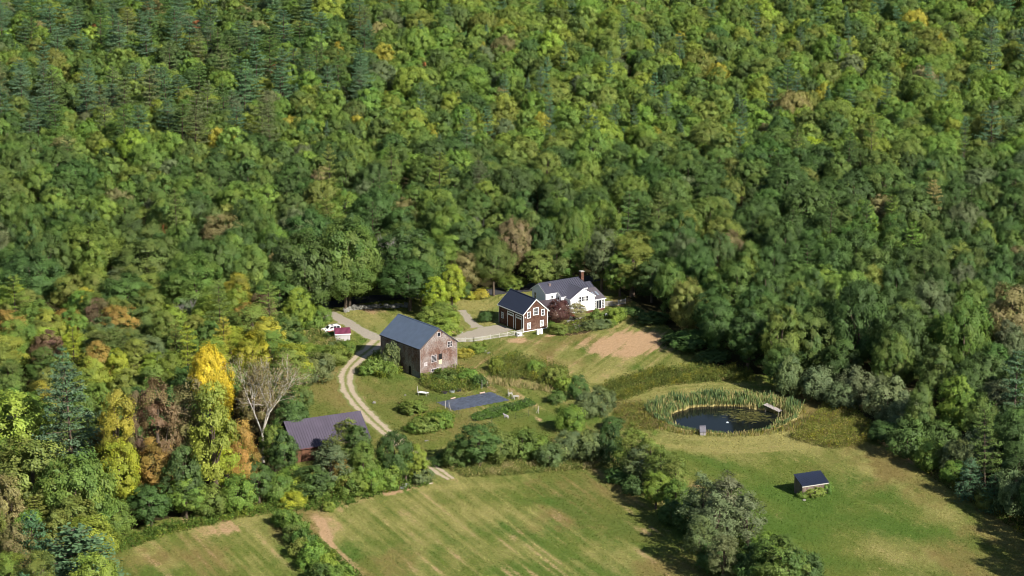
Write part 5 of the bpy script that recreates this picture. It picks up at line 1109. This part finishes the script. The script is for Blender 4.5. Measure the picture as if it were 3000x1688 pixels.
for (y, x, kind, w, H, cn) in fills:
    cnt[kind] = cnt.get(kind, sum(1 for t in TREES if t['kind'] == kind))
    if cnt[kind] < (290 if kind in ('pine',) else 140 if kind in ('oak', 'maple') else 150 if kind in ('foak', 'fmaple') else 200): put(kind, x, y, w, H, cn); cnt[kind] += 1
    else: rest.append((x, y, kind, w, H, cn))
print('individual', len(TREES), 'rest', len(rest), cnt)
def distant_forest(rest):
    """every further tree of the wood: instances of the same crowns, one object"""
    protos = [(k, i) for k in ('oak', 'maple', 'foak', 'fmaple', 'tall', 'pine', 'spruce') for i in range(len(PR[k]))]
    src = {}
    for t in TREES:
        if t['kind'] == 'bare': continue
        for c in t['o'].children:
            for (k, i) in protos:
                if c.data == PR[k][i]['crown'] and (k, i) not in src: src[(k, i)] = c
    protos = [p for p in protos if p in src]
    n = len(rest); me = bpy.data.meshes.new('distant_forest'); co = []; sc = []; ti = []; ti2 = []; ix = []; ro = []
    g = np.random.default_rng(99)
    for (x, y, kind, w, H, cn) in rest:
        c = [j for j, p in enumerate(protos) if p[0] == kind]; j = c[int(g.integers(len(c)))]; pr = PR[kind][protos[j][1]]
        co.append((x, y, hz(x, y) - .1)); sc.append((w / 2 / pr['R'], w / 2 / pr['R'], H / pr['H'])); t1, t2 = tint(cn, g); ti.append(t1 + [1.0]); ti2.append(t2 + [1.0]); ix.append(j); ro.append((g.normal() * .02, g.normal() * .02, g.uniform(0, 6.28)))
    me.from_pydata(co, [], [])
    a = me.attributes.new('tint', 'FLOAT_COLOR', 'POINT'); a.data.foreach_set('color', np.array(ti, np.float32).ravel())
    a = me.attributes.new('tint2', 'FLOAT_COLOR', 'POINT'); a.data.foreach_set('color', np.array(ti2, np.float32).ravel())
    for nm, ar, ty in (('treescale', sc, 'FLOAT_VECTOR'), ('treerot', ro, 'FLOAT_VECTOR')):
        a = me.attributes.new(nm, ty, 'POINT'); a.data.foreach_set('vector', np.array(ar, np.float32).ravel())
    a = me.attributes.new('treeindex', 'INT', 'POINT'); a.data.foreach_set('value', np.array(ix, np.int32))
    ob = link('distant_forest', me); props(ob, 'dense mass of distant treetops filling the upper part of the woods', kind='stuff'); ob['category'] = 'forest'
    ng = bpy.data.node_groups.new('forest', 'GeometryNodeTree'); ng.interface.new_socket('Geometry', in_out='INPUT', socket_type='NodeSocketGeometry'); ng.interface.new_socket('Geometry', in_out='OUTPUT', socket_type='NodeSocketGeometry')
    Nn = ng.nodes; L = ng.links; gi = Nn.new('NodeGroupInput'); go = Nn.new('NodeGroupOutput')
    g2i = Nn.new('GeometryNodeGeometryToInstance')
    for p in reversed(protos):
        oi = Nn.new('GeometryNodeObjectInfo'); oi.inputs['Object'].default_value = src[p]; oi.transform_space = 'ORIGINAL'; L.new(oi.outputs['Geometry'], g2i.inputs[0])
    iop = Nn.new('GeometryNodeInstanceOnPoints'); L.new(gi.outputs[0], iop.inputs['Points']); L.new(g2i.outputs[0], iop.inputs['Instance']); iop.inputs['Pick Instance'].default_value = True
    def na(name, ty):
        q = Nn.new('GeometryNodeInputNamedAttribute'); q.data_type = ty; q.inputs['Name'].default_value = name; return q.outputs['Attribute']
    L.new(na('treeindex', 'INT'), iop.inputs['Instance Index']); L.new(na('treescale', 'FLOAT_VECTOR'), iop.inputs['Scale']); L.new(na('treerot', 'FLOAT_VECTOR'), iop.inputs['Rotation'])
    L.new(iop.outputs[0], go.inputs[0]); md = ob.modifiers.new('forest', 'NODES'); md.node_group = ng
    # order of joined inputs decides the index; report for checking
distant_forest(rest)
# ------------------------------------------------------------------ labels of the trees
def place_words(t):
    u, v, _ = proj(t['x'], t['y'], t['h'] * .8); fx = u / 3000; fy = v / 1688
    hx = ['beyond the left edge', 'at the left edge', 'far left', 'left', 'left of centre', 'just left of the middle', 'in the middle', 'just right of the middle', 'right of centre', 'right', 'far right', 'at the right edge', 'beyond the right edge'][int(np.clip(math.floor(fx * 11) + 1, 0, 12))]
    vy = ['along the top', 'near the top', 'high in the woods', 'in the upper woods', 'in the woods a third down', 'in the woods above the farm', 'at farmhouse height', 'at barn height', 'level with the garden', 'level with the pond', 'level with the field shed', 'near the bottom', 'along the bottom'][int(np.clip(math.floor(fy * 13), 0, 12))]
    return vy + ', ' + hx
used = {}
for t in TREES:
    if t['label']: continue
    size = 'huge' if t['w'] > 14 else 'large' if t['w'] > 11 else 'middling' if t['w'] > 8 else 'small'
    if t['kind'] == 'shrub': size = 'broad' if t['w'] > 5.5 else 'low' if t['h'] < 2.5 else 'upright'
    if t['kind'] in ('round',): size = 'wide' if t['w'] > 7 else 'compact'
    base = '%s %s %s' % (size, CW[t['c']], WORD[t['kind']].replace('tall slender', 'slender').replace('small round', 'round')); lab = base + ' ' + place_words(t)
    if lab in used:
        # tell it from its look-alike by its nearest neighbour of another colour
        best = sorted((q for q in TREES if q is not t and q['c'] != t['c']), key=lambda q: (q['x'] - t['x']) ** 2 + (q['y'] - t['y']) ** 2)[0]
        side = 'left' if best['x'] > t['x'] else 'right'
        lab2 = base + ' %s of a %s one ' % (side, CW[best['c']]) + place_words(t).split(',')[0]
        lab = lab2 if lab2 not in used else lab
    if lab in used:
        t['group'] = 'look-alike ' + base + 's'; used[lab].append(t)
        for q in used[lab]: q['o']['group'] = t['group']
    else: used[lab] = [t]
    t['o']['label'] = ' '.join(lab.split()[:16])
    if 'group' not in t['o']:
        v = proj(t['x'], t['y'])[1] / K
        t['o']['group'] = {'foak': 'oaks of the woods', 'fmaple': 'maples of the woods', 'yardoak': 'oaks round the farmyard', 'pine': 'pines of the woods', 'oak': 'oaks of the woods', 'maple': 'maples of the woods', 'tall': 'slender trees of the woods', 'birch': 'birches of the hedgerow', 'round': 'small trees of the hedges', 'shrub': 'bushes about the farm', 'spruce': 'spruces of the woods', 'youngpine': 'young pines'}[t['kind']]
# ------------------------------------------------------------------ WEEDS
def weeds(name, label, cat, poly, dens, h, pal, w=.09, seed=1, clump=.25, poly_is_world=False, hfun=None, lean_=.25, leafy=True):
    """upright blades and plumes; pal = list of (colour, weight)"""
    g = np.random.default_rng(seed); P = poly if poly_is_world else wpoly(poly); P_ = np.array(P)
    x0, y0 = P_.min(0); x1, y1 = P_.max(0); n = int((x1 - x0) * (y1 - y0) * dens)
    X = g.uniform(x0, x1, n); Y = g.uniform(y0, y1, n); k = inpoly(X, Y, P)
    cl = np.sin(X * 1.1 + seed) * np.sin(Y * .8 + 2 * seed) + .7 * np.sin(X * .45 - Y * .6 + seed)
    k &= (cl + g.normal(size=n) * .5 > -1.1); X = X[k]; Y = Y[k]; cl = cl[k]; n = len(X)
    Z = hgt(X, Y); hh = h * (1 + clump * cl + g.normal(size=n) * .18); hh = np.clip(hh, .15, 4)
    names = [p[0] for p in pal]; wts = np.array([p[1] for p in pal], float); cs = np.array([lin(COLS.get(p, (150, 140, 90)) if isinstance(p, str) else p) for p in names]) * .74
    # colour picks follow the clumps
    ph = (cl - cl.min()) / (np.ptp(cl) + 1e-6) + g.normal(size=n) * .15; q = np.clip(ph, 0, .999); cum = np.cumsum(wts / wts.sum()); ci = np.searchsorted(cum, q); ci = np.clip(ci, 0, len(cs) - 1)
    colr = cs[ci] * .6 + cs.mean(0) * .4; colr = colr * np.exp(g.normal(size=(n, 1)) * .12)
    if leafy:
        k_ = 5; I = np.repeat(np.arange(n), k_); f = g.uniform(.15, 1, n * k_); hI = hh[I]
        Pc = np.stack([X[I] + g.normal(size=n * k_) * .16, Y[I] + g.normal(size=n * k_) * .16, Z[I] + hI * f], 1)
        Nn = unit(g.normal(size=(n * k_, 3)) + np.array([.3, -.4, .5])); V, F_ = quads(Pc, Nn, np.full(n * k_, w), g, 1.3); colr = colr[I] * np.exp(g.normal(size=(n * k_, 1)) * .18)
        o = link(name, mesh_np(name, V, F_, WEED, colr)); props(o, label, kind='stuff'); o['category'] = cat; return n * k_
    w = w * .6
    az = g.uniform(0, 6.28, n); ww = w * g.uniform(.7, 1.5, n); dx = np.cos(az) * ww; dy = np.sin(az) * ww; lx = g.normal(size=n) * lean_ * hh; ly = g.normal(size=n) * lean_ * hh
    V = np.stack([np.stack([X - dx, Y - dy, Z - .05], 1), np.stack([X + dx, Y + dy, Z - .05], 1), np.stack([X + dx * 1.3 + lx * .6, Y + dy * 1.3 + ly * .6, Z + hh * .7], 1), np.stack([X - dx * .2 + lx, Y - dy * .2 + ly, Z + hh], 1)], 1).reshape(-1, 3)
    o = link(name, mesh_np(name, V, np.arange(4 * n).reshape(n, 4), WEED, colr)); props(o, label, kind='stuff'); o['category'] = cat; return n
STRAW = (196, 178, 130); GR = 'bgreen'
n = 0
n += weeds('tall_weeds', 'tall green and golden weeds growing along the barn foot', 'weeds', [(1058, 945), (1150, 922), (1215, 950), (1208, 980), (1110, 990), (1062, 972)], 9, 1.3, [('olive', 2), ('mid', 2), ('ygreen', 1.5), ('tan', .6)], .12, 1)
n += weeds('goldenrod', 'band of goldenrod and weeds between lawn and garden', 'goldenrod', [(1232, 908), (1300, 896), (1360, 912), (1425, 930), (1440, 965), (1400, 978), (1330, 955), (1240, 950)], 9, 1.5, [('maroon', .5), ('sage', 2), ('olive', 2), ('mid', 2), ('ygreen', .8), ('gold', .4)], .11, 2)
n += weeds('tall_weeds', 'dry straw grass strip at the far garden fence', 'weeds', [(1220, 945), (1400, 975), (1380, 985), (1290, 972), (1215, 965)], 9, .8, [(STRAW, 3), ('olive', 1)], .1, 3, leafy=False)
n += weeds('goldenrod', 'rough weeds and goldenrod along the far side of the pond lawn', 'goldenrod', [(1510, 975), (1620, 932), (1760, 925), (1890, 932), (1900, 958), (1760, 962), (1650, 975), (1570, 1008), (1530, 1000)], 8, 1.5, [('maroon', .6), ('mid', 2), ('dark', 1.5), ('olive', 3), ('gold', .3)], .12, 4)
n += weeds('goldenrod', 'large golden patch of goldenrod right of the pond', 'goldenrod', [(1985, 1100), (2050, 1045), (2085, 1008), (2040, 975), (2060, 965), (2150, 1030), (2215, 1092), (2160, 1122), (2100, 1130), (2040, 1118)], 9, 1.3, [('mid', 1), ('olive', 3), ('tan', 1), ('ygreen', 1), ('gold', .9), ('brown', .6)], .11, 5)
n += weeds('goldenrod', 'rusty and golden weeds left of the pond', 'goldenrod', [(1540, 1015), (1610, 1012), (1680, 1035), (1680, 1078), (1600, 1085), (1550, 1060)], 8, 1.0, [('olive', 3), ('brown', 1), ('tan', 1), ('gold', .4), ('mid', 1)], .1, 6)
n += weeds('tall_weeds', 'bright weeds growing left of the big barn', 'weeds', [(915, 938), (940, 895), (1000, 900), (1012, 940), (960, 955)], 9, 1.4, [('mid', 2), ('ygreen', 2), ('olive', 1)], .12, 7)
n += weeds('tall_weeds', 'bright green vines and weeds along the front of the left wood', 'weeds', [(250, 1375), (420, 1322), (560, 1292), (700, 1262), (840, 1245), (850, 1215), (980, 1222), (1075, 1205), (1080, 1222), (980, 1240), (838, 1282), (700, 1290), (560, 1318), (430, 1348), (270, 1400)], 8, 1.1, [('dark', 1), ('mid', 3), ('bgreen', 2), ('olive', 1.5), ('ygreen', 1.2)], .13, 8, clump=.55)
n += weeds('tall_weeds', 'straw coloured grass strip at the foot of the middle hedge', 'weeds', [(1130, 1180), (1200, 1165), (1400, 1160), (1530, 1155), (1545, 1175), (1400, 1186), (1250, 1198), (1170, 1200)], 9, .9, [('mid', 2), ('olive', 2), (STRAW, 1.5)], .1, 9)
n += weeds('tall_weeds', 'brownish weeds along the foot of the right hand wood', 'weeds', [(2230, 1095), (2300, 1130), (2400, 1195), (2480, 1250), (2600, 1325), (2600, 1370), (2500, 1300), (2400, 1240), (2310, 1180), (2260, 1130)], 7, 1.1, [('mid', 2), ('dark', 2), ('maroon', 1), ('olive', 1.5), ('gold', .4)], .14, 10)
n += weeds('tall_weeds', 'rough brush behind the parked car and the maroon roofed shed', 'weeds', [(690, 850), (760, 815), (800, 830), (840, 855), (880, 870), (860, 905), (800, 900), (720, 905)], 6, 1.0, [('olive', 2), ('mid', 1.5), (STRAW, 1), ('ygreen', 1)], .13, 11)
n += weeds('vegetable_rows', 'leafy green vegetable rows below the dark sheet', 'vegetables', [(1185, 1045), (1235, 1028), (1290, 1018), (1330, 1004), (1345, 1018), (1300, 1032), (1240, 1050), (1195, 1058)], 14, .5, [('mid', 2), ('green', 2), ('sage', 2), ('bgreen', 1)], .22, 12, lean_=.7)
n += weeds('flower_bed', 'mixed flower bed below the farmhouse terrace', 'flower bed', [(1395, 838), (1425, 815), (1500, 795), (1560, 790), (1568, 808), (1520, 826), (1440, 838)], 10, .6, [('mid', 2), ('greyg', 2), ('olive', 1.5), ('maroon', .8), ('ygreen', .8)], .13, 13)
n += weeds('tall_weeds', 'tussock of long brownish grass on the lawn left of the garden', 'weeds', [(1002, 1015), (1030, 1005), (1075, 1018), (1078, 1032), (1040, 1036), (1008, 1028)], 12, .9, [('olive', 2), ('brown', 1), ('mid', 1)], .1, 14)
n += weeds('tall_weeds', 'patch of bright weeds on the lawn between track and garden', 'weeds', [(1025, 1080), (1040, 1055), (1100, 1035), (1150, 1048), (1130, 1070), (1070, 1088)], 10, 1.1, [('mid', 2), ('bgreen', 1.5), ('ygreen', 1.5), ('olive', 1)], .12, 15)
n += weeds('tall_weeds', 'dark undergrowth along the foot of the hedgerow trees', 'weeds', [(1540, 1160), (1600, 1190), (1660, 1240), (1720, 1290), (1770, 1370), (1850, 1449), (1960, 1449), (1900, 1360), (1800, 1290), (1720, 1240), (1640, 1180)], 6, 1.3, [('dark', 2), ('mid', 2), ('olive', 1)], .15, 16)
n += weeds('tall_weeds', 'low weeds filling the hedge strip in the bottom left field', 'weeds', [(690, 1292), (730, 1285), (790, 1350), (850, 1400), (930, 1470), (820, 1470), (760, 1400), (700, 1320)], 7, 1.0, [('dark', 1), ('mid', 2), ('bgreen', 1.5), ('ygreen', 1), ('olive', 1)], .14, 17)
def turf():
    """short uneven grass over the mown fields: leaf sized faces coloured like the turf they grow in"""
    g = np.random.default_rng(314); N1 = 620000
    X = g.uniform(-112, 120, N1); Y = g.uniform(528, 765, N1); U, V, _ = proj(X, Y); k = inpoly(U, V, CLEAR) & (V < 1720) & (U > -30) & (U < 3030)
    k &= pond_r(X, Y) > 1.55
    for poly in ROADS:
        k &= ~inpoly(X, Y, poly)
    k &= ~inpoly(U, V, [(1100, 960), (1170, 920), (1345, 1000), (1345, 1075), (1231, 1110), (1110, 1030)]) & ~inpoly(U, V, [(1450, 900), (1545, 850), (1790, 850), (1790, 915), (1615, 970), (1532, 976), (1452, 946)])
    k &= ~inpoly(U, V, [(1275, 1176), (1438, 1144), (1497, 1171), (1330, 1202)])
    X = X[k]; Y = Y[k]; n = len(X); dry, bare, lush, brn, r_ = grass_state(X, Y)
    k = g.random(n) > np.clip(bare * 1.3 - .1, 0, .85); X, Y, dry, bare, lush, brn = X[k], Y[k], dry[k], bare[k], lush[k], brn[k]; n = len(X)
    f = np.clip(dry + g.normal(size=n) * .10, 0, 1)[:, None]; l = np.clip(lush / .7 + g.normal(size=n) * .2, 0, 1)[:, None]; b = np.clip((bare - .3) / .5, 0, 1)[:, None]
    c3 = lambda c: np.array(c[:3])
    c = c3(GREEN) * (1 - l) + c3(LUSHC) * l; c = c * (1 - f) + c3(DRYC) * 1.12 * f; bb = (brn * (.25 + .75 * f[:, 0]))[:, None]; c = c * (1 - bb) + c3(BROWN) * bb; c = c * (1 - b) + c3(BAREC) * b; c = c * 1.05 * np.exp(g.normal(size=(n, 1)) * .12)
    h = g.uniform(.02, .10, n) * (1 + .5 * lush.clip(0, 1)); P = np.stack([X, Y, hgt(X, Y) + h], 1); Nn = unit(g.normal(size=(n, 3)) * .55 + np.array([.1, -.2, .8]))
    V_, F_ = quads(P, Nn, g.uniform(.06, .15, n), g, 1.5)
    o = link('grass', mesh_np('grass', V_, F_, WEED, c)); props(o, 'short uneven mown grass of the fields and lawns', kind='stuff'); o['category'] = 'grass'; return n
n += turf()
def cattails():
    g = np.random.default_rng(77); n = 14000; t = g.uniform(0, 2 * math.pi, n); r = g.uniform(1.0, 1.38, n)
    back = np.sin(t) > -.2; thick = np.where(back, 1.0, .35); r = 1.0 + (r - 1.0) * (.6 + .9 * np.clip(np.sin(t) + .5, 0, 1))
    pn = vnoise(40 + 9 * np.cos(t) * r, 9 * np.sin(t) * r, 1.6, 3) + .5 * vnoise(9 * np.cos(t) * r, 50 + 9 * np.sin(t) * r, .7, 5); r = r + .10 * pn; dk = G(2270, 1203); cx = PC.x + PRX * r * np.cos(t) - dk.x; cy = PC.y + PRY * r * np.sin(t) - dk.y; ndk = (np.abs(cx * math.cos(R_(52)) + cy * math.sin(R_(52))) > 1.1) | (np.abs(-cx * math.sin(R_(52)) + cy * math.cos(R_(52)) - .4) > 2.9) ; ndk &= ~((np.abs(cx + .6) < 1.6) & (cy < 0) & (cy > -4)); k = ndk & (g.random(n) < np.clip(.35 + .8 * (np.sin(t) + .35) + 1.3 * pn, .05, 1)); t = t[k]; r = r[k]; pn = pn[k]; n = len(t)
    X = PC.x + PRX * r * np.cos(t); Y = PC.y + PRY * r * np.sin(t); Z = np.maximum(hgt(X, Y), -.9); hh = (1.9 * np.clip(.5 + .6 * (np.sin(t) + .5), .35, 1)) * g.uniform(.6, 1.15, n) * (1 + .5 * pn)
    az = g.uniform(0, 6.28, n); w = .06 * g.uniform(.7, 1.5, n); dx = np.cos(az) * w; dy = np.sin(az) * w; lx = g.normal(size=n) * .12 * hh; ly = g.normal(size=n) * .12 * hh
    low = np.array(lin((215, 200, 140))) * .95; hi = np.array([lin((172, 160, 110)), lin((126, 142, 84)), lin((108, 126, 80)), lin((92, 116, 78))]) * .95
    V = []; A = []
    V1 = np.stack([np.stack([X - dx, Y - dy, Z - .1], 1), np.stack([X + dx, Y + dy, Z - .1], 1), np.stack([X + dx + lx * .3, Y + dy + ly * .3, Z + hh * .35], 1), np.stack([X - dx + lx * .3, Y - dy + ly * .3, Z + hh * .35], 1)], 1)
    V2 = np.stack([V1[:, 3], V1[:, 2], np.stack([X + dx * .7 + lx, Y + dy * .7 + ly, Z + hh], 1), np.stack([X - dx * .7 + lx, Y - dy * .7 + ly, Z + hh], 1)], 1)
    c2 = hi[np.clip((pn * 4 + 1.6 + g.normal(size=n) * .9).astype(int), 0, 3)] * np.exp(g.normal(size=(n, 1)) * .15); c1 = np.tile(low, (n, 1)) * np.exp(g.normal(size=(n, 1)) * .15)
    V = np.concatenate([V1.reshape(-1, 3), V2.reshape(-1, 3)]); A = np.concatenate([c1, c2])
    o = link('cattails', mesh_np('cattails', V, np.arange(len(V)).reshape(-1, 4), WEED, A)); props(o, 'ring of green cattails with straw coloured feet round the pond', kind='stuff'); o['category'] = 'cattails'
    return n
n += cattails()
def ringweeds():
    pts = []
    for i in range(40): t = 2 * math.pi * i / 40; pts.append((PC.x + PRX * 1.62 * math.cos(t), PC.y + PRY * 1.6 * math.sin(t)))
    g = np.random.default_rng(5)
    return weeds('tall_weeds', 'ring of tan and rusty grasses outside the cattails', 'weeds', [(p[0], p[1]) for p in pts] + [pts[0]] + [(PC.x + PRX * 1.3 * math.cos(-2 * math.pi * i / 40), PC.y + PRY * 1.3 * math.sin(-2 * math.pi * i / 40)) for i in range(41)], 9, .75, [('olive', 2), (STRAW, 1.5), ('gold', .7), ('maroon', .5), ('mid', 1)], .09, 18, poly_is_world=True, leafy=False)
n += ringweeds()
print('weeds', n)
